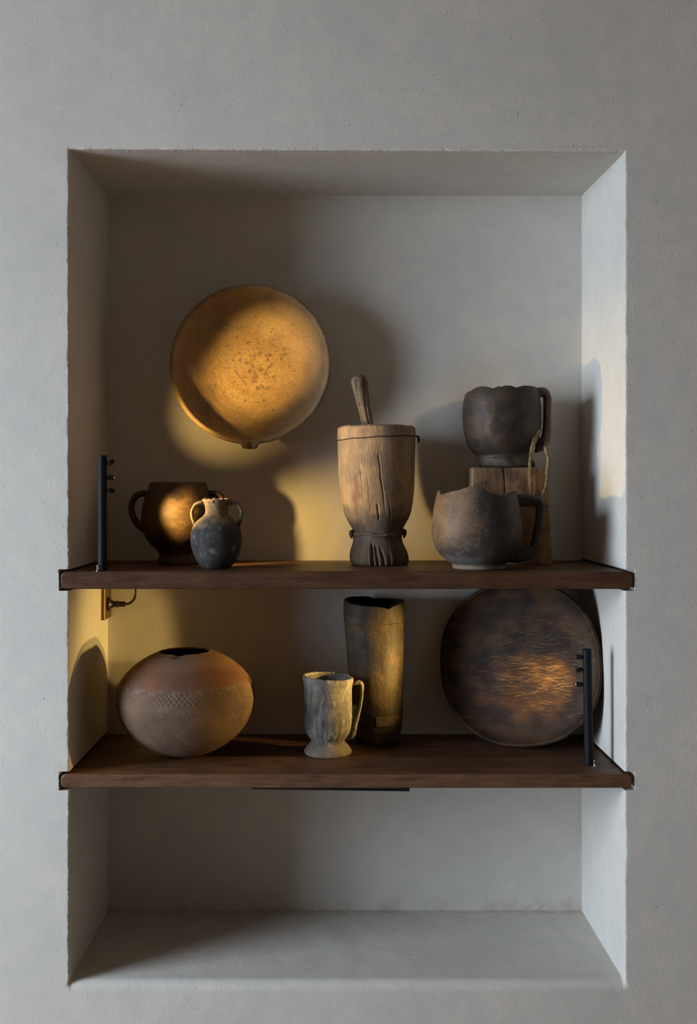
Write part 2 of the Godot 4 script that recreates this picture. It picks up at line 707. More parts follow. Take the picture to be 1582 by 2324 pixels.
# ---------------------------------------------------------------- the room
func build_room() -> void:
	var x0 := -3.5
	var x1 := 2.9
	var y1 := 3.2
	var z1 := 5.2
	var zb := -0.62
	var f := structure("floor")
	part("floor_slab", box_mesh(Vector3(x0 - 0.2, -0.15, zb), Vector3(x1 + 0.2, 0, z1 + 0.2)), M.floor_boards, f)
	var c := structure("ceiling")
	part("ceiling_slab", box_mesh(Vector3(x0 - 0.2, y1, zb), Vector3(x1 + 0.2, y1 + 0.15, z1 + 0.2)), M.limewash, c)
	var e := structure("wall_right")
	part("wall_slab", box_mesh(Vector3(x1, 0, zb), Vector3(x1 + 0.2, y1, z1 + 0.2)), M.limewash, e)
	var s := structure("wall_front")
	part("wall_slab", box_mesh(Vector3(x0 - 0.2, 0, z1), Vector3(x1, y1, z1 + 0.2)), M.limewash, s)
	# left wall with the tall window opening
	var w := structure("wall_left")
	var za := 0.75
	var zc := 2.55
	var ya := 0.50
	var yc := 2.68
	part("wall_slab", box_mesh(Vector3(x0 - 0.2, 0, zb), Vector3(x0, y1, za)), M.limewash, w)
	part("wall_slab", box_mesh(Vector3(x0 - 0.2, 0, zc), Vector3(x0, y1, z1)), M.limewash, w)
	part("wall_slab", box_mesh(Vector3(x0 - 0.2, 0, za), Vector3(x0, ya, zc)), M.limewash, w)
	part("wall_slab", box_mesh(Vector3(x0 - 0.2, yc, za), Vector3(x0, y1, zc)), M.limewash, w)
	var win := structure("window_1")
	var mb := MB.new()
	var xa := x0 - 0.14
	var xb := x0 - 0.08
	box(mb, Vector3(xa, ya, za), Vector3(xb, ya + 0.05, zc), 0.004)
	box(mb, Vector3(xa, yc - 0.05, za), Vector3(xb, yc, zc), 0.004)
	box(mb, Vector3(xa, ya, za), Vector3(xb, yc, za + 0.05), 0.004)
	box(mb, Vector3(xa, ya, zc - 0.05), Vector3(xb, yc, zc), 0.004)
	box(mb, Vector3(xa, 1.55, za), Vector3(xb, 1.58, zc), 0.004)
	part("window_frame", mb.commit(), M.paint, win)
	part("pane", box_mesh(Vector3(x0 - 0.112, ya + 0.04, za + 0.04), Vector3(x0 - 0.108, 1.56, zc - 0.04)), M.pane, win)
	part("pane", box_mesh(Vector3(x0 - 0.112, 1.57, za + 0.04), Vector3(x0 - 0.108, yc - 0.04, zc - 0.04)), M.pane, win)
	# sheer linen curtain drawn to the far side of the window
	mb = MB.new()
	mb.grid(90, 8, func(i: int, j: int):
		var t := i / 89.0
		return Vector3(x0 + 0.05 + 0.022 * sin(t * 46.0), lerpf(ya - 0.12, yc + 0.10, j / 7.0), lerpf(1.86, zc + 0.06, t)), white)
	part("curtain", mb.commit(), M.linen, win)


# ---------------------------------------------------------------- plastered wall with the niche
func edge_section(rad: float) -> Array:
	var k := [Vector2(0.06, 0), Vector2(0.034, 0), Vector2(rad + 0.005, 0)]
	for q in 7:
		var t := PI / 2 * q / 6.0
		k.append(Vector2(rad - rad * sin(t), -(rad - rad * cos(t))))
	k.append(Vector2(0, -0.032))
	return k


func edge_strip(mb: MB, path: Array) -> void:
	# path: [Vector2 base point, Vector2 outward, radius]
	var n := path.size()
	var rows := []
	for e in path:
		rows.append(edge_section(e[2]))
	var m: int = rows[0].size()
	mb.grid(n, m, func(i: int, j: int):
		var e: Array = path[i]
		var q: Vector2 = rows[i][j]
		var b: Vector2 = e[0] + e[1] * q.x
		var p := Vector3(b.x, b.y, q.y)
		if j > 0 and j < m - 1:
			var w: float = [0.0, 0.0, 0.0, 0.6, 1.0, 1.0, 1.0, 1.0, 1.0, 0.6, 0.0][j]
			var s := Vector3(e[0].x, e[0].y, j * 0.002)
			var d: float = 0.005 / e[2] * (fb(s, 260.0) * 0.0009 + fb(s, 95.0) * 0.0008 + fb(s, 16.0) * 0.0014 - maxf(0.0, fb(s + Vector3(3, 1, 2), 60.0) - 0.36) * 0.004)
			p += Vector3(-e[1].x * d, -e[1].y * d, d * 0.7) * w
		return p, white)


func line(out: Array, a: Vector2, b: Vector2, o: Vector2, rad: float, from := true, to := true) -> void:
	var n := int(a.distance_to(b) / 0.0022)
	for k in n + 1:
		if (k == 0 and not from) or (k == n and not to):
			continue
		out.append([a.lerp(b, float(k) / n), o, rad])


func build_niche_wall() -> void:
	var wall := structure("wall_back")
	var re := 0.005
	var rb := 0.020
	var mb := MB.new()
	# rounded, rubbed edge of the opening, interrupted by the shelf slots
	var p := []
	line(p, Vector2(XL, U1), Vector2(XL, YT), Vector2(-1, 0), re, true, false)
	p.append([Vector2(XL, YT), Vector2(-1, 1), re])
	line(p, Vector2(XL, YT), Vector2(XR, YT - 0.006), Vector2(0, 1), re, false, false)
	p.append([Vector2(XR, YT - 0.006), Vector2(1, 1), re])
	line(p, Vector2(XR, YT - 0.006), Vector2(XR, U1), Vector2(1, 0), re, false, true)
	edge_strip(mb, p)
	p = []
	line(p, Vector2(XL, L1), Vector2(XL, U0), Vector2(-1, 0), re)
	edge_strip(mb, p)
	p = []
	line(p, Vector2(XR, U0), Vector2(XR, L1), Vector2(1, 0), re)
	edge_strip(mb, p)
	p = []
	line(p, Vector2(XR, L0), Vector2(XR, YB), Vector2(1, 0), re, true, false)
	p.append([Vector2(XR, YB), Vector2(1, -1), re * 1.6])
	line(p, Vector2(XR, YB), Vector2(XL, YB), Vector2(0, -1), rb, false, false)
	p.append([Vector2(XL, YB), Vector2(-1, -1), re * 1.6])
	line(p, Vector2(XL, YB), Vector2(XL, L0), Vector2(-1, 0), re, false, true)
	edge_strip(mb, p)
	# slots
	for sl in [[U0, U1], [L0, L1]]:
		for sd in [-1.0, 1.0]:
			var xe: float = XL if sd < 0 else XR
			var x1: float = xe + sd * SLOT
			var x2: float = xe + sd * 0.06
			var y0: float = sl[0]
			var y1: float = sl[1]
			# ragged plaster mouth of the slot
			var nn := 12
			mb.grid(nn + 1, 4, func(i: int, j: int):
				var y := lerpf(y0, y1, i / float(nn))
				var x: float = [x1, lerpf(x1, x2, 0.2), lerpf(x1, x2, 0.5), x2][j]
				var q := Vector3(x, y, 0)
				if j < 2:
					q.x += sd * 0.004 * fb(Vector3(xe, y, sd), 120.0)
				return q, white, false, sd < 0)
			mb.fan([Vector3(x1, y0, 0), Vector3(x1, y1, 0), Vector3(x1, y1, ZB), Vector3(x1, y0, ZB)], Color.WHITE, sd > 0)
			for tb in [y0, y1]:
				var f := [Vector3(x2, tb, ZB)]
				for q in edge_section(re):
					f.append(Vector3(xe + sd * q.x, tb, q.y))
				f.append(Vector3(xe, tb, ZB))
				mb.fan(f, Color.WHITE, (sd > 0) != (tb == y0))
	# the wall face around it
	var ox := XL - 0.06
	var oX := XR + 0.06
	var oy := YB - 0.06
	var oY := YT + 0.06
	var quad := func(a: Vector2, b: Vector2, c: Vector2, d: Vector2):
		mb.fan([Vector3(a.x, a.y, 0), Vector3(b.x, b.y, 0), Vector3(c.x, c.y, 0), Vector3(d.x, d.y, 0)], Color.WHITE, true)
	quad.call(Vector2(-3.5, 0), Vector2(ox, 0), Vector2(ox, 3.2), Vector2(-3.5, 3.2))
	quad.call(Vector2(oX, 0), Vector2(2.9, 0), Vector2(2.9, 3.2), Vector2(oX, 3.2))
	quad.call(Vector2(ox, oY), Vector2(oX, oY - 0.006), Vector2(oX, 3.2), Vector2(ox, 3.2))
	quad.call(Vector2(ox, 0), Vector2(oX, 0), Vector2(oX, oy), Vector2(ox, oy))
	part("wall_face", mb.commit(), M.plaster, wall)

	var zf := -0.032
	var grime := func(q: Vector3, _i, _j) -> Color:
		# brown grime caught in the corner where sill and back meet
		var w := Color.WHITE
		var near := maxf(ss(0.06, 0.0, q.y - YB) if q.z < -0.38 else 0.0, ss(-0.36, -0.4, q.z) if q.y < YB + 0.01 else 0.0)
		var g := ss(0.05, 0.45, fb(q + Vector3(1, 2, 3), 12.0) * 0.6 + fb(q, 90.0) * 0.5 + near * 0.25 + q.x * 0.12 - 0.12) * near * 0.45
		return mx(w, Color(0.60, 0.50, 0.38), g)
	# side reveals
	for sd in [-1.0, 1.0]:
		var x: float = XL if sd < 0 else XR
		var sb := MB.new()
		for bd in [[YB, L0], [L1, U0], [U1, 9.0]]:
			var top: float = bd[1]
			sb.grid(30, 40, func(i: int, j: int):
				var z := lerpf(zf, ZB, i / 29.0)
				var yt: float = top if top < 5.0 else lerpf(YT if sd < 0 else YT - 0.006, YTB, i / 29.0)
				var y := lerpf(bd[0], yt, j / 39.0)
				var wv := fb(Vector3(x, y, z), 9.0) * 0.0012 * sin(PI * i / 29.0) * sin(PI * j / 39.0)
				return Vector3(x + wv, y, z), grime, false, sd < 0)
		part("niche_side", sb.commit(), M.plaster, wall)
	# back of the niche
	mb = MB.new()
	mb.grid(160, 240, func(i: int, j: int):
		var q := Vector3(lerpf(XL, XR, i / 159.0), lerpf(YB, YTB, j / 239.0), ZB)
		q.z += fb(q, 7.0) * 0.0015 * sin(PI * i / 159.0) * sin(PI * j / 239.0)
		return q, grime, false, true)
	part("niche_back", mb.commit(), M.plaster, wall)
	mb = MB.new()
	mb.grid(160, 60, func(i: int, j: int):
		var q := Vector3(lerpf(XL, XR, i / 159.0), YB, lerpf(zf, ZB, j / 59.0))
		q.y += fb(q, 9.0) * 0.0012 * sin(PI * i / 159.0) * sin(PI * j / 59.0)
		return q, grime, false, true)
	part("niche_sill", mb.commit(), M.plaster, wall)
	mb = MB.new()
	mb.grid(60, 20, func(i: int, j: int):
		var t := i / 59.0
		var z := lerpf(zf, ZB, j / 19.0)
		return Vector3(lerpf(XL, XR, t), lerpf(YT - 0.006 * t, YTB, j / 19.0), z), white)
	part("niche_soffit", mb.commit(), M.plaster, wall)
	part("wall_core", box_mesh(Vector3(-3.7, 0, -0.62), Vector3(3.1, 3.2, -0.46)), M.plaster, wall)


func round_rect(x0: float, x1: float, y0: float, y1: float, r: float) -> PackedVector2Array:
	var o := PackedVector2Array()
	for c in [[x1 - r, y1 - r, 0.0], [x0 + r, y1 - r, 90.0], [x0 + r, y0 + r, 180.0], [x1 - r, y0 + r, 270.0]]:
		for k in 7:
			var a := deg_to_rad(c[2] + k * 15.0)
			o.append(Vector2(c[0] + r * cos(a), c[1] + r * sin(a)))
	return o


func build_shelves() -> void:
	var spec := [
		[1.335, 1.375, -0.617, 0.683, "upper walnut shelf carrying the mortar and the stacked dark pots", 0.013],
		[0.883, 0.915, -0.617, 0.681, "lower walnut shelf carrying the round pot and the leaning platter", 0.012]]
	for k in 2:
		var s: Array = spec[k]
		var o := thing("wall_shelf", s[4], "shelf", Vector3(0.033, s[0], 0))
		if k == 1:
			o.name = "wall_shelf_001"
		o.set_meta("group", "walnut shelves set in the niche")
		var cuts := [0.0, -0.052, -0.148, -0.262, -0.386]
		for q in 4:
			var mb := MB.new()
			extrude_z(mb, round_rect(s[2] - 0.033, s[3] - 0.033, 0.0, s[1] - s[0], s[5]), cuts[q + 1] + 0.0002, cuts[q] - 0.0002, 0.0028 if q == 0 else 0.0007)
			part("plank", mb.commit(), M["walnut_%d" % ((q + k * 2) % 4)], o)


# ---------------------------------------------------------------- the bowl on the wall
func build_bowl() -> void:
	var z := -0.272
	var s := sc(z)
	var at := W(568, 826, -0.397)
	var c0 := W(568, 826, z)
	at.x = c0.x
	at.y = c0.y
	var o := thing("clay_bowl", "wide shallow tan clay bowl with a spout, hung on the niche back", "bowl", at)
	var R := 183.0 * s
	var dz := z - at.z
	var ctl := [Vector2(0, dz - 0.098), Vector2(R * 0.3, dz - 0.096), Vector2(R * 0.55, dz - 0.084), Vector2(R * 0.76, dz - 0.058), Vector2(R * 0.82, dz - 0.048), Vector2(R * 0.885, dz - 0.034), Vector2(R * 0.918, dz - 0.021), Vector2(R * 0.932, dz - 0.006), Vector2(R * 0.955, dz + 0.000), Vector2(R * 0.985, dz + 0.000), Vector2(R, dz - 0.006), Vector2(R * 0.985, dz - 0.022), Vector2(R * 0.90, dz - 0.055), Vector2(R * 0.72, dz - 0.094), Vector2(R * 0.45, dz - 0.118), Vector2(R * 0.30, dz - 0.124), Vector2(0, dz - 0.124)]
	var prof := resample(cr2(ctl, 12), 0.0014)
	var spots := []
	var r := RandomNumberGenerator.new()
	r.seed = 21
	for k in 110:
		var q := Vector2(r.randfn(0.014, 0.060), r.randfn(0.0, 0.052))
		spots.append([q, r.randf_range(0.0014, 0.0028) if r.randf() < 0.68 else r.randf_range(0.003, 0.0062)])
	for k in 9:
		spots.append([Vector2(-0.048 + k * 0.0036, -0.006 - k * 0.0042), 0.0026])
	var warp := func(p: Vector3, a: float, j: int) -> Vector3:
		var d := rad_to_deg(angle_difference(a, deg_to_rad(-90.5)))
		var rr := Vector2(p.x, p.y).length()
		var w := ss(6.6, 4.6, absf(d)) * ss(R * 0.88, R * 0.97, rr)
		var k := 1.0 + 0.058 * w + 0.006 * sin(a * 2.0 + 0.7) + 0.004 * fb(Vector3(cos(a), sin(a), 0.3), 2.0)
		p.x *= k
		p.y *= k
		# pouring channel of the spout
		p.z -= ss(2.6, 0.8, absf(d)) * ss(R * 0.86, R * 0.96, rr) * 0.011
		var n := fb(p, 22.0) * 0.0011 + fb(Vector3(rr * 3.0, 0.0, 1.0), 30.0) * 0.0003
		p.z += n
		return p
	var col := func(p: Vector3, _i, _j) -> Color:
		var b := mx(Color(0.46, 0.295, 0.135), Color(0.34, 0.205, 0.092), 0.5 + 0.9 * fb(p, 14.0))
		var rr := Vector2(p.x, p.y).length() / R
		b = mx(b, Color(0.26, 0.17, 0.11), ss(0.15, 0.5, fb(p + Vector3(5, 5, 5), 8.0) + rr * 0.25 - 0.1) * 0.55)
		b = mx(b, Color(0.40, 0.30, 0.20), ss(0.1, 0.5, fb(p * Vector3(1, 3, 1), 40.0)) * 0.4)
		if p.z > dz - 0.108 and rr < 0.7:
			for q in spots:
				var e: float = Vector2(p.x, p.y).distance_to(q[0]) / q[1]
				if e < 1.3:
					b = mx(b, Color(0.20, 0.115, 0.065), ss(1.3, 0.7, e) * 0.85)
		return b
	var mb := MB.new()
	lathe_z(mb, prof, 330, warp, col)
	part("bowl", mb.commit(), M.smooth_clay, o)


# ---------------------------------------------------------------- upper shelf
func local(pts: Array, z, o: Node3D) -> Array:
	# photo pixels and depth -> points in the thing's own axes
	var out := []
	for k in pts.size():
		var q: Array = pts[k]
		out.append(W(q[0], q[1], q[2] if q.size() > 2 else z) - o.position)
	return out


func rads(list: Array) -> Array:
	var out := []
	for q in list:
		out.append(Vector2(q[0], q[1]) / 1000.0 if q is Array else Vector2(q, q) / 1000.0)
	return out


func on_shelf(px: float, z: float, y: float) -> Vector3:
	return Vector3((px - VX) * sc(z), y, z)


func build_dark_pot() -> void:
	var z := -0.25
	var s := sc(z)
	var at := on_shelf(404.5, z, 1.375)
	var o := thing("two_handled_pot", "large dark brown clay pot with two ring handles behind the small jug", "pot", at)
	var prof := vessel([[46, 1284], [47, 1281], [46, 1275], [42.5, 1266], [43, 1258], [52, 1248], [64, 1237], [73, 1224], [81, 1202], [83.5, 1183], [81.5, 1160], [76, 1138], [71, 1124], [68.5, 1118], [65.5, 1108], [64, 1101]], s, 0.009, 0.02, 0.0028)
	var col := func(p: Vector3, _i, _j) -> Color:
		var b := mx(Color(0.165, 0.088, 0.032), Color(0.085, 0.045, 0.020), 0.5 + 1.0 * fb(p, 16.0))
		b = mx(b, Color(0.20, 0.125, 0.055), ss(0.1, 0.5, fb(p * Vector3(1, 2.5, 1) + Vector3(4, 0, 0), 30.0)) * 0.5)
		return mx(b, Color(0.035, 0.022, 0.014), ss(0.0, 0.4, fb(p + Vector3(9, 1, 0), 11.0)) * 0.8)
	var warp := func(p: Vector3, a: float, _j) -> Vector3:
		var n := 1.0 + 0.010 * fb(p, 9.0) + 0.004 * fb(Vector3(0, p.y, 0), 60.0)
		return Vector3(p.x * n, p.y + 0.0015 * fb(Vector3(cos(a), 0, sin(a)), 2.0) * p.y / 0.2, p.z * n)
	var mb := MB.new()
	lathe(mb, prof, 220, warp, col)
	part("body", mb.commit(), M.smooth_clay, o)
	for sd in [-1.0, 1.0]:
		mb = MB.new()
		var pts := []
		for q in [[-66, 1122], [-82, 1120], [-97, 1127], [-105, 1142], [-106, 1158], [-101, 1175], [-92, 1189], [-80, 1200], [-72, 1204]]:
			pts.append([404.5 - sd * q[0], q[1]])
		sweep(mb, local(pts, z, o), rads([9, [8.5, 12], [8, 11], [7.5, 11], [7.5, 11], [8, 12], [8.5, 13], [9, 14], 9]), 20, 8, col, Vector3(0, 0, 1), 1.0, 0.001)
		part("handle", mb.commit(), M.smooth_clay, o)


func build_small_jug() -> void:
	var z := -0.092
	var s := sc(z)
	var at := on_shelf(491, z, 1.375)
	var o := thing("small_jug", "small two-handled jug with sandy neck and sooty black belly", "jug", at)
	var prof := vessel([[26, 1293], [31, 1291], [42, 1279], [51, 1261], [56.5, 1242], [58, 1224], [55.5, 1206], [49, 1192], [39, 1181], [30, 1174], [25.5, 1168], [24.5, 1160], [26, 1150], [29.5, 1142], [32, 1138], [31.5, 1136]], s, 0.007, 0.012, 0.002)
	var tan := Color(0.29, 0.215, 0.13)
	var col := func(p: Vector3, _i, _j) -> Color:
		var edge := 0.104 + fb(p, 30.0) * 0.035 + p.x * 0.18
		var b := mx(Color(0.040, 0.037, 0.038), Color(0.085, 0.075, 0.07), 0.5 + fb(p, 22.0))
		b = mx(b, Color(0.24, 0.22, 0.205), ss(0.18, 0.5, fb(p * Vector3(1.0, 1, 1) + Vector3(2.2, 0.3, 0), 19.0)) * 0.75)
		b = mx(b, Color(0.20, 0.145, 0.10), ss(0.25, 0.5, fb(p + Vector3(7, 7, 7), 45.0)) * 0.45)
		var top := mx(tan, Color(0.17, 0.12, 0.075), 0.5 + 1.2 * fb(p, 40.0))
		return mx(b, top, ss(-0.012, 0.014, p.y - edge))
	var warp := func(p: Vector3, a: float, _j) -> Vector3:
		var n := 1.0 + 0.016 * fb(p, 18.0) + 0.008 * fb(p, 60.0)
		var y := p.y
		if y > 0.155:
			y += 0.003 * fb(Vector3(cos(a), 0.0, sin(a)), 2.5)
		return Vector3(p.x * n, y, p.z * n)
	var mb := MB.new()
	lathe(mb, prof, 240, warp, col)
	part("body", mb.commit(), M.clay, o)
	for sd in [-1.0, 1.0]:
		mb = MB.new()
		var pts := []
		var lst := [[-26, 1142], [-36, 1141], [-47, 1146], [-53.5, 1156], [-55, 1166], [-53, 1178], [-50, 1186], [-45, 1193]]
		if sd > 0:
			lst = [[-26, 1142], [-36, 1140], [-47, 1144], [-54.5, 1153], [-57, 1164], [-55, 1177], [-52, 1188], [-47, 1196]]
		for q in lst:
			pts.append([491 + sd * -q[0], q[1]])
		sweep(mb, local(pts, z, o), rads([5, [5, 8], [4.4, 8], [4.2, 8], [4.2, 8], [4.4, 8], [5, 8], 5]), 18, 8, col, Vector3(0, 0, 1), 1.0, 0.0014)
		part("handle", mb.commit(), M.clay, o)


func build_mortar() -> void:
	var z := -0.232
	var s := sc(z)
	var cx := 857.0
	var at := on_shelf(cx, z, 1.375)
	var o := thing("wooden_mortar", "tall weathered wooden mortar with rope-tied waist on the upper shelf", "mortar", at)
	var prof := vessel([[58, 1285], [63, 1283], [66, 1276], [66, 1264], [63, 1251], [58.5, 1240], [56, 1231], [55, 1222], [55, 1212], [58, 1203], [64, 1192], [72, 1177], [77.5, 1160], [81.5, 1138], [84, 1112], [86, 1080], [87, 1040], [88, 1010], [88.5, 990], [87.5, 976]], s, 0.016, 0.12, 0.0022)
	var H := (1285 - 976) * s
	# [angle at the bottom, angle at the top, y from, y to, width, depth] of the drying cracks
	var cracks := [[1.40, 1.68, 0.13, 0.36, 0.011, 0.0028], [1.96, 2.07, 0.13, 0.27, 0.010, 0.0018], [1.58, 1.62, 0.11, 0.155, 0.018, 0.004], [1.15, 1.32, 0.09, 0.17, 0.012, 0.0022], [1.80, 1.86, 0.12, 0.22, 0.010, 0.0016], [2.0, 2.25, 0.07, 0.12, 0.012, 0.002],
		[1.86, 1.84, -0.01, 0.058, 0.05, 0.009], [1.66, 1.72, -0.01, 0.056, 0.05, 0.008], [1.40, 1.56, -0.01, 0.05, 0.035, 0.005], [1.2, 1.24, -0.01, 0.025, 0.02, 0.002], [1.0, 1.04, -0.01, 0.03, 0.02, 0.003]]
	var warp := func(p: Vector3, a: float, j: int) -> Vector3:
		var n := 1.0 + 0.014 * fb(p, 7.0) + 0.006 * fb(p * Vector3(1, 0.25, 1), 40.0)
		var rr := Vector2(p.x, p.z).length()
		if j < prof.size() * 0.6 and rr > 0.04:
			for c in cracks:
				if p.y > c[2] and p.y < c[3]:
					var t: float = (p.y - c[2]) / (c[3] - c[2])
					var mid: float = lerpf(c[0], c[1], t) + 0.02 * fb(Vector3(0, p.y, c[0]), 35.0)
					var e: float = angle_difference(a, mid) / c[4]
					n -= c[5] / rr * exp(-e * e) * minf(1.0, 5.0 * (1.0 - t)) * (1.0 if c[2] < 0.0 else minf(1.0, 5.0 * t))
			if p.y < 0.05:
				n += 0.03 * fb(Vector3(cos(a), 0.2, sin(a)), 6.0) * ss(0.05, 0.02, p.y)
		var y := p.y
		if y > H - 0.02:
			y += 0.0025 * fb(Vector3(cos(a), 0.0, sin(a)), 3.0)
		# the foot is carved a little off centre
		var q := Vector3(p.x * n, y, p.z * n)
		q.x += 0.005 * ss(0.07, 0.0, p.y) - 0.003 * ss(0.1, 0.3, p.y)
		return q
	var col := func(p: Vector3, _i, _j) -> Color:
		var g := Vector3(p.x, p.y * 0.22, p.z)
		var b := mx(Color(0.42, 0.29, 0.165), Color(0.29, 0.195, 0.115), 0.5 + 1.2 * fb(g, 26.0))
		b = mx(b, Color(0.20, 0.155, 0.12), ss(0.05, 0.4, fb(p + Vector3(3, 0, 0), 10.0) + 0.2 * ss(0.22, 0.32, p.y)) * 0.6)
		# dark reddish streak running down the left front
		var ang := atan2(p.z, p.x)
		var st := exp(-pow((ang - 2.18 + 0.9 * (p.y - 0.2) + 0.12 * fb(p, 25.0)) / 0.11, 2.0)) * ss(0.27, 0.22, p.y)
		b = mx(b, Color(0.17, 0.080, 0.055), st * 0.75)
		# stained, greyer foot
		var f := ss(0.155, 0.115, p.y + 0.03 * fb(p, 22.0))
		b = mx(b, mx(Color(0.20, 0.145, 0.108), Color(0.125, 0.092, 0.072), 0.5 + fb(g, 30.0)), f * 0.9)
		return mx(b, Color(0.26, 0.215, 0.17), ss(0.2, 0.5, fb(g + Vector3(8, 0, 8), 60.0)) * 0.4)
	var mb := MB.new()
	lathe(mb, prof, 360, warp, col)
	part("body", mb.commit(), M.old_wood, o)
	# thin wire under the rim, twisted together at the right
	mb = MB.new()
	var pts := []
	var n := 72
	for k in n + 1:
		var a := TAU * k / n
		var x := cos(a) * 0.0985
		pts.append(Vector3(x - 0.003, (1285 - 1000.0) * s + x * 0.055 + 0.0006 * sin(a * 9.0), sin(a) * 0.0985))
	var rr := []
	for k in n + 1:
		rr.append(Vector2(0.0011, 0.0011))
	sweep(mb, pts, rr, 8, 3, flat(Color(0.03, 0.022, 0.018)), Vector3.UP)
	sweep(mb, [Vector3(0.094, 0.320, 0.02), Vector3(0.100, 0.316, 0.022), Vector3(0.101, 0.308, 0.024), Vector3(0.099, 0.302, 0.026)], rads([1.5, 3, 3, 1]), 10, 5, flat(Color(0.03, 0.022, 0.018)), Vector3(0, 0, 1), 1.0, 0.0012)
	part("wire_band", mb.commit(), M.twine, o, "thin dark wire")
	# hide cord tied about the waist
	mb = MB.new()
	pts = []
	rr = []
	for k in 49:
		var a := TAU * k / 48
		pts.append(Vector3(cos(a) * 0.0615, (1285 - 1216.0) * s + 0.0018 * sin(a * 3.0 + 1.0) + 0.001 * sin(a * 7.0), sin(a) * 0.0615))
		rr.append(Vector2(0.0040 + 0.0008 * sin(a * 11.0), 0.0040 + 0.001 * cos(a * 7.0)))
	sweep(mb, pts, rr, 12, 4, flat(Color(0.15, 0.11, 0.085)), Vector3.UP, 1.0, 0.0015)
	for e in [[-0.066, 0.079, 1.0], [0.066, 0.081, -1.0]]:
		sweep(mb, [Vector3(e[0] + e[2] * 0.006, e[1] + 0.007, 0.012), Vector3(e[0], e[1] + 0.003, 0.018), Vector3(e[0] - e[2] * 0.0005, e[1] - 0.005, 0.020), Vector3(e[0] + e[2] * 0.002, e[1] - 0.014, 0.021)], rads([2, 5, 4.5, 2]), 12, 5, flat(Color(0.13, 0.095, 0.075)), Vector3(0, 0, 1), 1.0, 0.002)
	part("cord_tie", mb.commit(), M.twine, o, "grey hide cord")


func build_pestle() -> void:
	var zt := -0.225
	var top := W(812.5, 853, zt)
	var base := Vector3((857 - VX) * sc(-0.232) + 0.02, 1.375 + 0.121, -0.235)
	var o := thing("wooden_pestle", "worn wooden pestle leaning inside the mortar", "pestle", base)
	var mb := MB.new()
	var pts := []
	var t := top - base
	for k in [0.0, 0.02, 0.2, 0.45, 0.62, 0.75, 0.88, 0.96, 0.99, 1.0]:
		pts.append(t * k)
	var rr := rads([3, 17, 19, 16, 14.2, 15, 18.5, 20.5, 17, 10])
	var col := func(p: Vector3, _i, _j) -> Color:
		var g := Vector3(p.x, p.y * 0.2, p.z)
		var b := mx(Color(0.31, 0.225, 0.145), Color(0.18, 0.13, 0.088), 0.5 + 1.2 * fb(g, 40.0))
		return mx(b, Color(0.05, 0.035, 0.025), ss(0.62, 0.8, ridge(Vector3(p.x * 1.3, p.y * 0.10, p.z), 42.0)) * 0.7)
	sweep(mb, pts, rr, 48, 8, col, Vector3(0, 0, 1), 1.0, 0.0016)
	# drying cracks, cut into the surface
	for k in mb.v.size():
		var p := mb.v[k]
		var c := t * (p.dot(t) / t.length_squared())
		var a := atan2(p.z - c.z, p.x - c.x)
		for e in [[2.05, 0.14], [1.1, 0.10]]:
			var q: float = angle_difference(a, e[0] + 0.25 * sin(p.y * 30.0)) / e[1]
			if p.length() < t.length() * 0.97:
				mb.v[k] -= (p - c) * 0.16 * exp(-q * q)
	part("shaft", mb.commit(), M.old_wood, o)


func build_block() -> void:
	var zf := -0.200
	var zk := -0.324
	var s := sc(zf)
	var h := (1283.4 - 1060.6) * s
	var x0 := (1072.0 - VX) * s
	var x1 := (1256.0 - VX) * s
	var at := Vector3((x0 + x1) / 2, 1.375, (zf + zk) / 2)
	var o := thing("wood_block", "tall squared brown wood block standing behind the broken pot", "block", at)
	var hx := (x1 - x0) / 2
	var hz := (zf - zk) / 2
	# plain rows: r in 0..1, y in metres
	var rows := PackedVector2Array()
	for k in 6:
		rows.append(Vector2(k / 6.0, 0))
	rows.append_array([Vector2(0.975, 0), Vector2(1, 0.003)])
	for k in range(1, 70):
		rows.append(Vector2(1, lerpf(0.003, h - 0.003, k / 70.0)))
	rows.append_array([Vector2(1, h - 0.003), Vector2(0.975, h)])
	for k in range(5, -1, -1):
		rows.append(Vector2(k / 6.0, h))
	var warp := func(p: Vector3, a: float, _j) -> Vector3:
		var r := Vector2(p.x, p.z).length()
		var ca := cos(a)
		var sa := sin(a)
		var k := pow(pow(absf(ca), 22.0) + pow(absf(sa), 22.0), -1.0 / 22.0)
		var x := ca * k * r
		var z := sa * k * r
		var t := p.y / h
		# the right side leans in towards the top
		var right := hx - 0.0135 * t
		var px := x * hx if x < 0.0 else x * right
		var q := Vector3(px, p.y, z * hz)
		if z > 0.9 and r > 0.9:
			var e := (q.x - (-0.017 + 0.002 * sin(p.y * 40.0) - 0.006 * t)) / 0.0016
			q.z -= 0.004 * exp(-e * e * 2.0) * ss(0.35, 0.5, t)
			q.z += 0.0008 * fb(Vector3(q.x * 3.0, p.y * 0.3, 0), 30.0)
		return q
	var col := func(p: Vector3, _i, _j) -> Color:
		var g := Vector3(p.x, p.y * 0.2, p.z)
		var b := mx(Color(0.30, 0.175, 0.085), Color(0.185, 0.105, 0.052), 0.5 + 1.3 * fb(g, 22.0))
		b = mx(b, Color(0.10, 0.058, 0.032), ss(0.1, 0.5, fb(p, 14.0) + ss(0.16, 0.22, p.y) * 0.12) * 0.75)
		b = mx(b, Color(0.055, 0.033, 0.02), ss(0.70, 0.85, ridge(p + Vector3(1, 4, 0), 11.0)) * 0.6)
		if p.x < -hx + 0.003:
			b = mx(b, Color(0.36, 0.25, 0.15), 0.8)
		return b
	var mb := MB.new()
	lathe(mb, rows, 360, warp, col)
	part("timber", mb.commit(), M.old_wood, o)


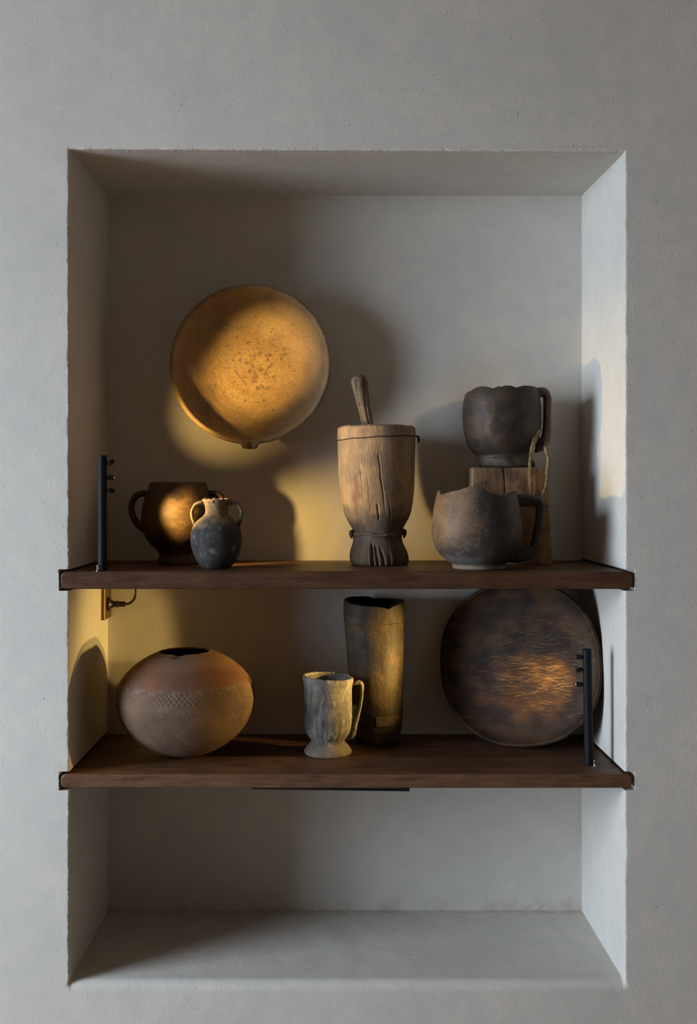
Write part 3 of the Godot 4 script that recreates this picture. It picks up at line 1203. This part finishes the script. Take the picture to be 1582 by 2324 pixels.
func build_upper_cup() -> void:
	var z := -0.262
	var s := sc(z)
	var cx := 1139.0
	var yb := 1.375 + (1283.4 - 1060.6) * sc(-0.2)
	var base_py := 1060.6
	var at := on_shelf(cx, z, yb)
	var o := thing("broken_cup", "blackened wooden cup with ragged rim standing on the wood block", "cup", at)
	# the top of the block lies a little higher in the picture at this depth
	var off := VY - (yb - EYE) / s - base_py
	var P := func(q: Array) -> Array: return [q[0], q[1] + off] if q.size() == 2 else [q[0], q[1] + off, q[2]]
	var prof := vessel([[55, 1060.5], [62, 1058], [64.5, 1051], [63.5, 1042], [60, 1036], [61, 1031], [69, 1021], [77, 1008], [83.5, 990], [87.5, 968], [88.8, 945], [88, 920], [85, 902], [81, 888], [78, 878]], s, 0.010, 0.035, 0.0024)
	var H := (1060.5 - 881.0) * s
	# height of the broken rim below its top, in px, round the cup
	var rim := [[0, 0], [40, 0], [62, 0.5], [75, 6], [84, 2], [95, 1.5], [101, 4], [105, 2.5], [112, 6.5], [118, 6], [124, 2.5], [136, 1], [146, 2.5], [156, 7], [165, 9], [176, 12], [196, 9], [220, 3], [260, 6], [300, 1], [330, 0]]
	var warp := func(p: Vector3, a: float, _j) -> Vector3:
		var n := 1.0 + 0.012 * fb(p, 9.0) + 0.004 * fb(p, 45.0)
		var q := Vector3(p.x * n, p.y, p.z * n)
		var top := H - (by_angle(rim, a) + 1.2 * fb(Vector3(cos(a), 0, sin(a)), 14.0)) * s
		q.y = minf(q.y, top + (0.0005 if p.y > H else 0.0))
		q.x += 0.013 * ss(0.045, 0.0, p.y)
		return q
	var col := func(p: Vector3, _i, _j) -> Color:
		var b := mx(Color(0.036, 0.026, 0.021), Color(0.066, 0.047, 0.036), 0.5 + 1.1 * fb(p, 17.0))
		var patch := exp(-pow((p.x + 0.075) / 0.034, 2.0) - pow((p.y - 0.10) / 0.05, 2.0))
		b = mx(b, Color(0.13, 0.070, 0.034), ss(0.2, 1.0, patch + 0.8 * fb(p, 30.0)) * 0.8)
		b = mx(b, Color(0.020, 0.017, 0.016), ss(0.12, 0.45, fb(p + Vector3(3, 3, 3), 14.0)) * 0.7)
		b = mx(b, Color(0.145, 0.130, 0.115), ss(0.62, 0.85, ridge(p * Vector3(1, 0.7, 1), 30.0)) * 0.16)
		return mx(b, Color(0.115, 0.085, 0.058), ss(0.033, 0.024, p.y) * ss(-0.3, 0.2, fb(p, 30.0)) * 0.8)
	var mb := MB.new()
	lathe(mb, prof, 300, warp, col)
	part("body", mb.commit(), M.burnished, o)
	var hcol := func(p: Vector3, _i, _j) -> Color:
		var b := mx(Color(0.19, 0.135, 0.085), Color(0.09, 0.065, 0.046), 0.5 + 1.2 * fb(p * Vector3(1, 0.4, 1), 30.0))
		return mx(b, Color(0.035, 0.028, 0.024), ss(0.0, 0.4, fb(p, 16.0) + ss(0.05, 0.03, p.y) * 0.4))
	mb = MB.new()
	var zh := z + 0.012
	var hp := [P.call([1200, 895, zh]), P.call([1220, 891, zh]), P.call([1234, 889, zh]), P.call([1241.5, 900, zh]), P.call([1242, 925, zh]), P.call([1241.5, 960, zh]), P.call([1239.5, 988, zh]), P.call([1233, 1002, zh]), P.call([1223, 1012, zh]), P.call([1212, 1020, zh])]
	sweep(mb, local(hp, zh, o), rads([[15, 14], [14, 14], [11, 13], [9.8, 12.5], [9.5, 12], [9.5, 12], [11, 13], [14, 14], [14, 13], 8]), 28, 8, hcol, Vector3(0, 0, 1), 0.75, 0.001)
	part("handle", mb.commit(), M.burnished, o)
	# strip of hide tied through the handle, its two frayed ends hanging down
	var tcol := func(p: Vector3, _i, _j) -> Color:
		return mx(Color(0.235, 0.175, 0.085), Color(0.115, 0.085, 0.05), 0.5 + 1.4 * fb(p, 90.0))
	mb = MB.new()
	var zt := z + 0.070
	sweep(mb, local([P.call([1227, 975, z + 0.026]), P.call([1220, 980, z + 0.055]), P.call([1214, 995, zt]), P.call([1207, 1020, zt]), P.call([1203, 1042, zt]), P.call([1203, 1062, zt]), P.call([1204, 1090, zt]), P.call([1204.5, 1122, zt])], zt, o), rads([4, [6, 2], [6, 2], [5, 2], [3.4, 2], [4.6, 2], [5, 1.6], [3.4, 1.4]]), 12, 8, tcol, Vector3(0, 0, 1), 1.0, 0.0014)
	sweep(mb, local([P.call([1212, 995, zt]), P.call([1213, 1010, zt]), P.call([1209, 1030, zt]), P.call([1205, 1045, zt])], zt, o), rads([1.5, 2.4, 2.2, 1.5]), 10, 6, tcol, Vector3(0, 0, 1), 1.0, 0.0012)
	sweep(mb, local([P.call([1237, 1006, z + 0.024]), P.call([1239, 1018, zt]), P.call([1243, 1034, zt]), P.call([1245, 1048, zt]), P.call([1242, 1068, zt]), P.call([1241, 1090, zt]), P.call([1236, 1110, zt]), P.call([1231, 1126, zt])], zt, o), rads([5, 4.2, 3.6, 4.6, 3.6, 3.4, 2.8, 2.2]), 12, 8, tcol, Vector3(0, 0, 1), 1.0, 0.0016)
	sweep(mb, local([P.call([1231, 1126, zt]), P.call([1236, 1136, zt]), P.call([1241, 1144, zt]), P.call([1242, 1152, zt])], zt, o), rads([1.2, 1.4, 3.0, 1.5]), 10, 6, tcol, Vector3(0, 0, 1), 1.0, 0.0018)
	sweep(mb, local([P.call([1239, 1150, zt]), P.call([1239.5, 1170, zt]), P.call([1238.5, 1197, zt])], zt, o), rads([0.9, 0.7, 0.5]), 6, 5, tcol)
	var r := RandomNumberGenerator.new()
	r.seed = 4
	for k in 26:
		var e := W(1241 + r.randfn(0, 1.5), 1147 + off + r.randfn(0, 2.5), zt) - o.position
		if k > 14:
			var yy := r.randf_range(1030, 1110)
			e = W(1243.0 - (yy - 1048) * 0.05, yy + off, zt) - o.position
		var dv := Vector3(r.randfn(0, 1), r.randfn(-0.2, 0.8), r.randfn(0, 0.5)).normalized() * r.randf_range(0.005, 0.015)
		sweep(mb, [e, e + dv * 0.5 + Vector3(0, 0.001, 0), e + dv], rads([0.5, 0.4, 0.2]), 5, 3, flat(Color(0.27, 0.215, 0.12)), Vector3(0.3, 0.2, 1).normalized())
	part("hide_strip", mb.commit(), M.twine, o, "frayed tan hide strip")


func build_lower_pot() -> void:
	var z := -0.088
	var s := sc(z)
	var cx := 1082.0
	var at := on_shelf(cx, z, 1.375)
	var o := thing("broken_pot", "low brown and black pot with broken rim in front of the wood block", "pot", at)
	var prof := vessel([[56, 1293], [60, 1291], [60, 1285], [63, 1280], [72, 1273], [84, 1260], [95, 1243], [100.5, 1224], [102, 1204], [100.5, 1184], [97.5, 1162], [93.5, 1140], [89.5, 1122], [87, 1106]], s, 0.009, 0.02, 0.0024)
	var H := (1293 - 1106.0) * s
	var rim := [[0, 13], [20, 14], [32, 16], [44, 20], [66, 20.5], [76, 17], [81, 14], [90, 5], [97, 2.5], [108, 1.5], [117, 5], [122, 8.5], [127, 10], [140, 13], [152, 17], [160, 19], [166, 13], [172, 9.5], [178, 12], [190, 20], [210, 18], [240, 22], [280, 13], [300, 12.5], [315, 18], [340, 16]]
	var warp := func(p: Vector3, a: float, _j) -> Vector3:
		var n := 1.0 + 0.012 * fb(p, 8.0) + 0.004 * fb(p, 45.0)
		var q := Vector3(p.x * n, p.y, p.z * n)
		var top := H - (by_angle(rim, a) + 0.9 * fb(Vector3(cos(a), 0, sin(a)), 14.0)) * s
		q.y = minf(q.y, top + (0.0005 if p.y > H else 0.0))
		q.x += 0.006 * ss(0.04, 0.0, p.y)
		return q
	var col := func(p: Vector3, _i, _j) -> Color:
		var b := mx(Color(0.185, 0.112, 0.062), Color(0.10, 0.060, 0.036), 0.5 + 1.2 * fb(p, 15.0))
		var black := ss(-0.045, 0.015, p.x + 0.055 * fb(p + Vector3(1, 0, 0), 13.0)) * ss(0.115, 0.05, p.x + 0.03 * fb(p, 20.0))
		var low := ss(0.085, 0.045, p.y + 0.02 * fb(p, 15.0) - 0.12 * p.x)
		b = mx(b, mx(Color(0.030, 0.029, 0.031), Color(0.062, 0.055, 0.050), 0.5 + fb(p, 30.0)), maxf(black * 0.92, low * 0.88))
		b = mx(b, Color(0.24, 0.205, 0.165), ss(0.18, 0.45, fb(p + Vector3(6, 2, 1), 75.0)) * 0.40 * ss(0.06, -0.05, p.x))
		b = mx(b, Color(0.15, 0.14, 0.135), ss(0.040, 0.026, p.y + 0.012 * fb(p, 30.0)) * ss(0.03, -0.02, p.x) * 0.8)
		return mx(b, Color(0.30, 0.235, 0.165), ss(0.013, 0.009, p.y + 0.004 * fb(p, 60.0)) * 0.75)
	var mb := MB.new()
	lathe(mb, prof, 300, warp, col)
	part("body", mb.commit(), M.burnished, o)
	var hcol := func(p: Vector3, _i, _j) -> Color:
		var b := mx(Color(0.048, 0.045, 0.046), Color(0.095, 0.085, 0.078), 0.5 + 1.2 * fb(p * Vector3(1, 0.4, 1), 30.0))
		return mx(b, Color(0.020, 0.019, 0.020), ss(0.0, 0.4, fb(p, 18.0)))
	mb = MB.new()
	sweep(mb, local([[1164, 1139], [1180, 1136], [1202, 1136], [1218, 1139], [1226, 1150], [1224.5, 1175], [1220, 1205], [1214, 1236], [1206, 1250], [1192, 1257], [1170, 1262], [1150, 1266]], z, o), rads([[16, 16], [15, 15], [13.5, 14], [12, 13], [10, 12], [9, 11.5], [9, 11.5], [10.5, 13], [13, 15], [15, 17], [16, 18], 10]), 28, 8, hcol, Vector3(0, 0, 1), 0.75, 0.001)
	part("handle", mb.commit(), M.burnished, o)


# ---------------------------------------------------------------- lower shelf
func build_round_pot() -> void:
	var z := -0.166
	var s := sc(z)
	var cx := 423.0
	var at := on_shelf(cx, z, 0.915)
	var o := thing("round_clay_pot", "round-bellied clay pot with incised band and red-brown shoulder", "pot", at)
	var prof := vessel([[6, 1712], [30, 1709], [62, 1699], [96, 1681], [125, 1656], [146, 1624], [155, 1594], [156, 1574], [151, 1550], [138, 1528], [118, 1508], [97, 1493], [78, 1483], [67, 1478.5], [62, 1477]], s, 0.009, 0.012, 0.0019)
	var H := (1712 - 1477.0) * s
	var tilt := Basis(Vector3(0, 0, 1), 0.012)
	var split := 0.166
	var warp := func(p: Vector3, a: float, j: int) -> Vector3:
		var n := 1.0 + 0.007 * fb(p, 7.0)
		var rr := Vector2(p.x, p.z).length()
		if j < prof.size() * 0.56 and rr > 0.05:
			# pressed chevrons along the shoulder
			var t := (p.y - split) / 0.013
			if absf(t) < 1.0:
				var row := floorf((t + 1.0) * 2.0)
				var u := a * 84.0 / TAU + row * 0.5
				var e := Vector2((u - roundf(u)) * 2.4, ((t + 1.0) * 2.0 - row - 0.5) * 2.2)
				n -= 0.011 * exp(-e.length_squared() * 2.2)
			n -= 0.005 * exp(-pow((absf(t) - 1.25) / 0.12, 2.0))
		var q := Vector3(p.x * n, p.y, p.z * n)
		if p.y > H - 0.004:
			q.y += 0.0015 * fb(Vector3(cos(a), 0, sin(a)), 4.0) - 0.004 * exp(-pow(angle_difference(a, 1.62) / 0.16, 2.0))
		q = tilt * q
		q.y = maxf(q.y, 0.0)
		return q
	var col := func(p: Vector3, _i, _j) -> Color:
		var w := tilt.inverse() * p
		var b := mx(Color(0.215, 0.130, 0.078), Color(0.145, 0.088, 0.055), 0.5 + 1.1 * fb(p, 10.0))
		b = mx(b, Color(0.30, 0.225, 0.16), ss(0.1, 0.5, fb(p + Vector3(2, 2, 2), 28.0)) * 0.2)
		var red := mx(Color(0.26, 0.105, 0.050), Color(0.185, 0.09, 0.05), 0.5 + 1.1 * fb(p, 15.0))
		b = mx(b, red, ss(split + 0.006, split + 0.030, w.y + 0.016 * fb(p, 20.0)) * 0.9)
		b = mx(b, Color(0.27, 0.155, 0.085), ss(0.215, 0.235, w.y + 0.014 * fb(p, 14.0)) * 0.8)
		b = mx(b, Color(0.27, 0.21, 0.16), exp(-pow((w.y - split - 0.014) / 0.006, 2.0)) * ss(-0.2, 0.3, fb(p, 45.0)) * 0.6)
		return b
	var mb := MB.new()
	lathe(mb, prof, 560, warp, col)
	part("body", mb.commit(), M.combed_clay, o)


func build_mug() -> void:
	var z := -0.190
	var s := sc(z)
	var cx := 744.5
	var at := on_shelf(cx, z, 0.915)
	var o := thing("footed_mug", "grey weathered footed mug with strap handle on the lower shelf", "mug", at)
	var base := VY + (EYE - 0.915) / s
	var k := base - 1714.0
	var prof := vessel([[52, base], [54, 1711 + k], [52.5, 1706 + k], [46, 1697 + k], [40, 1690 + k], [38, 1686 + k], [41, 1680 + k], [48, 1670 + k], [53, 1655 + k], [55, 1635 + k], [55, 1600 + k], [54.5, 1570 + k], [55.5, 1556 + k], [57, 1552 + k], [57.5, 1547 + k], [56.5, 1541 + k]], s, 0.006, 0.04, 0.0019)
	var warp := func(p: Vector3, a: float, j: int) -> Vector3:
		var n := 1.0 + 0.014 * fb(p, 11.0) + 0.007 * fb(p, 50.0)
		if j < prof.size() * 0.58 and p.y > 0.034 and p.y < 0.16:
			n -= 0.030 * (0.5 + 0.5 * cos(a * 22.0 + 2.0 * fb(p, 12.0))) * ss(0.12, 0.05, p.y) + 0.006 * maxf(0.0, fb(p * Vector3(1, 0.2, 1), 90.0))
		var q := Vector3(p.x * n, p.y, p.z * n)
		# the rim rises towards the left
		q.y += ss(0.1, 0.18, p.y) * (-p.x * 0.06 + 0.002 * fb(Vector3(cos(a), 0, sin(a)), 4.0))
		if p.y < 0.03:
			q.x *= 1.0 + 0.02 * fb(Vector3(cos(a), 0, sin(a)), 3.0)
		return q
	var col := func(p: Vector3, _i, _j) -> Color:
		var g := Vector3(p.x, p.y * 0.25, p.z)
		var b := mx(Color(0.27, 0.245, 0.205), Color(0.165, 0.150, 0.130), 0.5 + 1.2 * fb(p, 24.0))
		b = mx(b, Color(0.50, 0.475, 0.42), ss(0.60, 0.82, ridge(g, 42.0)) * 0.6)
		b = mx(b, Color(0.10, 0.092, 0.082), ss(0.1, 0.5, fb(g + Vector3(4, 0, 4), 55.0)) * 0.6)
		return mx(b, Color(0.28, 0.235, 0.165), ss(0.03, 0.02, p.y) * 0.6)
	var mb := MB.new()
	lathe(mb, prof, 300, warp, col)
	part("body", mb.commit(), M.stone, o)
	mb = MB.new()
	var dark := func(p: Vector3, i, j) -> Color: return mx(col.call(p, i, j), Color(0.20, 0.16, 0.10), 0.3)
	sweep(mb, local([[796, 1553], [808, 1549], [818, 1550], [821.5, 1557], [821, 1580], [817, 1604], [810, 1630], [804, 1652], [799, 1668], [787, 1677]], z, o), rads([[4.5, 11], [5, 13], [4.8, 13], [4.2, 13], [3.6, 12], [4.0, 12], [5, 12], [6.5, 12], [7, 11], 6]), 24, 8, dark, Vector3(0, 0, 1), 0.7, 0.0016)
	sweep(mb, local([[801, 1600], [804, 1606], [801, 1625], [798, 1648], [792, 1668]], z, o), rads([4, [9, 8], [10, 8], [9, 8], 6]), 18, 6, dark, Vector3(0, 0, 1), 0.8, 0.001)
	part("handle", mb.commit(), M.stone, o)


func build_tall_vessel() -> void:
	var z := -0.305
	var s := sc(z)
	var cx := 848.5
	var at := on_shelf(857.5, z, 0.915)
	var o := thing("tall_cylinder_vessel", "tall dark brown cylindrical vessel with collar behind the grey mug", "vessel", at)
	var base := VY + (EYE - 0.915) / s
	var prof := vessel([[42, base], [48, base - 3], [51, base - 11], [52, base - 25], [54, 1655], [55, 1648], [56.5, 1632], [57, 1616], [57.5, 1614], [59, 1580], [61.5, 1540], [64, 1490], [66, 1440], [66.8, 1416], [66.5, 1412], [68.5, 1409], [69, 1395], [69.2, 1378], [68, 1366], [65, 1360]], s, 0.008, 0.03, 0.0024)
	var H := (base - 1360.0) * s
	var rim := [[0, 2], [30, 7], [55, 13], [64, 17], [72, 13], [90, 8], [120, 5], [150, 3], [180, 2], [230, 1], [262, 0], [275, 3], [290, 1], [330, 1]]
	var warp := func(p: Vector3, a: float, j: int) -> Vector3:
		var n := 1.0 + 0.018 * fb(p, 8.0) + 0.006 * fb(p * Vector3(1, 0.3, 1), 50.0)
		var q := Vector3(p.x * n, p.y, p.z * n)
		var top := H - (by_angle(rim, a) + 0.8 * fb(Vector3(cos(a), 0, sin(a)), 8.0)) * s
		q.y = minf(q.y, top + (0.0008 if p.y > H else 0.0))
		if p.y > 0.28:
			q.y += 0.003 * sin(a * 2.0 + 0.5) * ss(0.28, 0.32, p.y)
		q.x += (-9.0 * ss(0.0, H, p.y)) * s
		return q
	var col := func(p: Vector3, _i, _j) -> Color:
		var g := Vector3(p.x + p.y * 0.25, p.y * 0.35, p.z)
		var b := mx(Color(0.080, 0.055, 0.028), Color(0.040, 0.028, 0.016), 0.5 + 1.2 * fb(g, 24.0))
		b = mx(b, Color(0.20, 0.145, 0.075), ss(0.66, 0.86, ridge(g, 75.0)) * 0.45)
		b = mx(b, Color(0.135, 0.098, 0.052), ss(0.2, 0.5, fb(g + Vector3(3, 3, 3), 120.0)) * 0.4)
		b = mx(b, Color(0.13, 0.065, 0.034), ss(0.2, 0.5, fb(p + Vector3(2, 5, 1), 20.0)) * 0.5)
		b = mx(b, Color(0.034, 0.026, 0.020), ss(0.05, 0.4, fb(p + Vector3(9, 5, 1), 9.0)) * 0.6)
		return mx(b, Color(0.045, 0.035, 0.025), ss(0.322, 0.330, p.y) * 0.55)
	var mb := MB.new()
	lathe(mb, prof, 300, warp, col)
	part("body", mb.commit(), M.oiled_wood, o)
	# stitched hide patch low on the front
	mb = MB.new()
	mb.grid(50, 14, func(i: int, j: int):
		var a := lerpf(0.2, 1.72, i / 49.0)
		var y := lerpf(1640, 1614, j / 13.0) + 1.5 * sin(a * 4.0) + 1.2 * fb(Vector3(a, j * 0.1, 0), 3.0)
		if j == 0:
			y += 3.0 * fb(Vector3(a, 0, 0), 5.0)
		var yy := (base - y) * s
		var e := minf(minf(i, 49 - i) / 2.0, minf(j, 13 - j))
		var r := 0.0640 + 0.0016 * (yy - 0.07) / 0.03 + (0.0012 if e > 0.4 else -0.003) + 0.0006 * fb(Vector3(a, yy * 20, 0), 4.0)
		return Vector3(r * cos(a) - 9.0 * ss(0.0, H, yy) * s, yy, r * sin(a)), func(p: Vector3, _i, _j): return mx(Color(0.125, 0.09, 0.048), Color(0.07, 0.05, 0.03), 0.5 + 1.2 * fb(p, 50.0)))
	part("hide_patch", mb.commit(), M.oiled_wood, o)


func build_platter() -> void:
	var at := Vector3(0.467, 0.915, -0.262)
	var o := thing("wooden_platter", "big round dark wooden platter leaning in the right corner", "platter", at)
	var R := 0.214
	var ctl := [Vector2(0, -0.026), Vector2(R * 0.4, -0.025), Vector2(R * 0.68, -0.020), Vector2(R * 0.86, -0.012), Vector2(R * 0.935, -0.0045), Vector2(R * 0.955, 0.000), Vector2(R * 0.985, 0.0008), Vector2(R, -0.005), Vector2(R * 0.975, -0.015), Vector2(R * 0.85, -0.026), Vector2(R * 0.5, -0.038), Vector2(0, -0.042)]
	var prof := resample(cr2(ctl, 12), 0.003)
	var basis := Basis.from_euler(Vector3(deg_to_rad(-8.0), deg_to_rad(-27.0), deg_to_rad(6.0)))
	var warp := func(p: Vector3, a: float, _j) -> Vector3:
		var k := pow(pow(absf(cos(a)), 2.22) + pow(absf(sin(a)), 2.22), -1.0 / 2.22)
		k *= 0.985 + 0.012 * fb(Vector3(cos(a), sin(a), 0.7), 1.3)
		return Vector3(p.x * k, p.y * k * 0.985, p.z + 0.0012 * fb(p, 14.0) - 0.010 * p.x * p.x / (R * R))
	var mb := MB.new()
	lathe_z(mb, prof, 320, warp, white)
	var low := 1e9
	for k in mb.v.size():
		var q := mb.v[k]
		mb.t[k] = Vector2(0.5 + q.x / (2.2 * R), 0.5 - q.y / (2.2 * R))
		mb.v[k] = basis * q
		low = minf(low, mb.v[k].y)
	for k in mb.v.size():
		mb.v[k].y -= low
	part("dish", mb.commit(), M.platter, o)


# ---------------------------------------------------------------- lamps and fittings
func cyl_prof(r: float, h: float, ch: float) -> PackedVector2Array:
	return PackedVector2Array([Vector2(0, 0), Vector2(r - ch, 0), Vector2(r - ch, 0), Vector2(r, ch), Vector2(r, ch), Vector2(r, h - ch), Vector2(r, h - ch), Vector2(r - ch, h), Vector2(r - ch, h), Vector2(0, h)])


func turned(list: Array) -> PackedVector2Array:
	var o := PackedVector2Array()
	for q in list:
		o.append(Vector2(q[0], q[1]) / 1000.0)
	return o


func turn_y_to(d: Vector3) -> Basis:
	return Basis(Quaternion(Vector3.UP, d.normalized()))


func lamp_head(o: Node3D, stem_from: Vector3, at: Vector3, aim: Vector3, energy: float, angle: float, soft: float, spill: float, spill_angle: float) -> void:
	# at, aim in world space; the knuckle sits at "at", the short barrel points to "aim"
	var d := (aim - at).normalized()
	var mb := MB.new()
	lathe(mb, turned([[0, -6.5], [4.0, -6.5], [5.2, -5.5], [5.2, -5.5], [5.2, 0.5], [4.5, 1.0], [4.5, 1.0], [5.4, 1.6], [5.4, 1.6], [5.4, 7.6], [5.0, 8.2], [5.0, 8.2], [4.3, 8.2], [4.1, 7.4], [0, 7.4]]), 32, no_warp, white)
	var b := turn_y_to(d)
	for k in mb.v.size():
		mb.v[k] = b * mb.v[k] + at - o.position
	var st := (stem_from - o.position)
	sweep(mb, [st, st.lerp(at - o.position, 0.5), at - o.position], rads([2.6, 2.4, 2.4]), 14, 4, white, Vector3(0, 0, 1))
	var h := part("spot_head", mb.commit(), M.black_metal, o)
	mb = MB.new()
	lathe(mb, turned([[0, 7.42], [4.0, 7.42], [4.0, 7.7], [2.6, 8.3], [0, 8.5]]), 24, no_warp, white)
	for k in mb.v.size():
		mb.v[k] = b * mb.v[k] + at - o.position
	part("lamp_lens", mb.commit(), M.lens_glow, h)
	# the beam, and where the lens has one the wide spill round it
	for q in [[energy, angle, d], [spill, spill_angle, (W(490, 940, -0.36) - at).normalized()]]:
		if q[0] <= 0.0:
			continue
		var l := SpotLight3D.new()
		l.name = "spot_beam"
		l.light_color = Color(1.0, 0.828, 0.475)
		l.light_energy = q[0]
		l.light_size = 0.01
		l.spot_range = 4.0
		l.spot_attenuation = 2.0
		l.spot_angle = q[1]
		l.spot_angle_attenuation = soft
		l.shadow_enabled = true
		o.add_child(l, true)
		l.position = at + d * 0.019 - o.position
		l.basis = Basis.looking_at(q[2], Vector3.UP)


func toggle(o: Node3D, at: Vector3) -> void:
	var mb := MB.new()
	lathe(mb, turned([[0, 0], [4.2, 0], [4.2, 0], [4.2, 0.9], [4.2, 0.9], [3.0, 1.6], [2.6, 3.0], [2.6, 3.0], [1.0, 3.6], [0.9, 9.5], [1.4, 10.2], [2.2, 11.6], [2.2, 12.8], [1.4, 14.2], [0, 14.6]]), 24, no_warp, white)
	for k in mb.v.size():
		mb.v[k] += at - o.position
	part("toggle_switch", mb.commit(), M.chrome, o, "small chrome toggle")


func build_lamp_left() -> void:
	var at := on_shelf(232.5, -0.02, 1.375)
	var o := thing("spot_lamp", "slim black post with three small spotlights beside the dark two-handled pot", "lamp", at)
	o.set_meta("group", "black spot posts on the shelves")
	var mb := MB.new()
	lathe(mb, cyl_prof(0.0106, 0.264, 0.0007), 40, no_warp, white)
	part("post", mb.commit(), M.black_metal, o)
	var x := at.x + 0.010
	for h in [
		[1050.0, W(585, 838, -0.36), 0.80, 17.0, 1.0, 0.12, 23.0],
		[1084.0, Vector3(0.66, 1.63, -0.22), 0.55, 25.0, 1.0, 0.0, 0.0],
		[1113.0, W(790, 1270, -0.40), 0.50, 26.0, 1.0, 0.0, 0.0]]:
		var y: float = EYE + (VY - h[0]) * sc(-0.02)
		lamp_head(o, Vector3(x - 0.002, y, -0.02), Vector3(x + 0.0085, y, -0.02), h[1], h[2], h[3], h[4], h[5], h[6])
	toggle(o, Vector3(-0.5345, 1.375, -0.0075))


func build_lamp_right() -> void:
	var at := on_shelf(1337.0, -0.08, 0.915)
	var o := thing("spot_lamp", "slim black post with three small spotlights in front of the wooden platter", "lamp", at)
	o.name = "spot_lamp_001"
	o.set_meta("group", "black spot posts on the shelves")
	var mb := MB.new()
	lathe(mb, cyl_prof(0.0106, (1738 - 1475) * sc(-0.08), 0.0007), 40, func(p: Vector3, _a, _j): return Vector3(p.x - p.y * 0.018, p.y, p.z), white)
	part("post", mb.commit(), M.black_metal, o)
	var x := at.x - 0.014
	for h in [
		[1491.0, Vector3(-0.597, 1.17, -0.395), 0.85, 19.0, 0.9, 0.0, 0.0],
		[1520.0, W(1225, 1560, -0.27), 0.12, 30.0, 1.0, 0.0, 0.0],
		[1553.0, Vector3(-0.36, 1.06, -0.22), 0.75, 22.0, 1.0, 0.0, 0.0]]:
		var y: float = EYE + (VY - h[0]) * sc(-0.08)
		lamp_head(o, Vector3(x + 0.002, y, -0.08), Vector3(x - 0.0085, y, -0.08), h[1], h[2], h[3], h[4], h[5], h[6])
	toggle(o, Vector3(at.x + 0.0085, 0.915, -0.066))


func build_outlet() -> void:
	# brass plate with a cable gland on the left side of the niche, its cable bending up into the shelf
	var at := Vector3(XL, 1.2, -0.36)
	var o := thing("cable_outlet", "brass wall plate with dark cable gland under the upper shelf", "cable outlet", at)
	var z0 := -0.397
	var z1 := -0.320
	var ylo := EYE + (VY - 1408) * sc(z1)
	part("plate", box_mesh(Vector3(0, ylo - at.y, z0 - at.z), Vector3(0.0095, 1.328 - at.y, z1 - at.z), 0.0012), M.brass, o)
	var gz := -0.358
	var gy := EYE + (VY - 1371) * sc(gz)
	var mb := MB.new()
	lathe(mb, turned([[0, 9.5], [18.5, 9.5], [18.5, 9.5], [18.8, 11], [18.8, 13.5], [17.5, 15], [17.5, 15], [15.0, 16], [13.0, 18], [9.5, 22], [7.8, 27], [7.6, 31], [9.0, 32.5], [9.2, 35], [7.6, 36.5], [7.2, 38], [7.2, 38], [7.2, 54], [7.2, 54], [5.0, 55], [0, 55]]), 40, no_warp, white)
	var b := turn_y_to(Vector3.RIGHT)
	for k in mb.v.size():
		mb.v[k] = b * mb.v[k] + Vector3(0, gy - at.y, gz - at.z)
	part("gland", mb.commit(), M.bakelite, o)
	mb = MB.new()
	var s := sc(gz)
	var pts := []
	for q in [[284, 1371], [292, 1370], [300, 1365], [306, 1356], [308.5, 1345], [309, 1336], [309, 1310]]:
		pts.append(W(q[0], q[1], gz) - at)
	pts[6].y = 1.3345 - at.y
	sweep(mb, pts, rads([3.2, 3.2, 3.2, 3.2, 3.2, 3.2, 3.2]), 16, 8, white)
	part("cable", mb.commit(), M.bakelite, o)


func build_bar() -> void:
	var at := Vector3(-0.003, 0.883, -0.060)
	var o := thing("metal_bar", "flat black bar fixed beneath the lower shelf", "bar", at)
	var mb := MB.new()
	box(mb, Vector3(-0.183, -0.0165, -0.02), Vector3(0.183, 0.0, 0.02), 0.001)
	var b := Basis(Vector3.UP, deg_to_rad(-5.0))
	for k in mb.v.size():
		mb.v[k] = b * mb.v[k]
		mb.v[k].y *= 1.0 - (mb.v[k].x / 0.183) * 0.12
	part("strip", mb.commit(), M.black_metal, o)
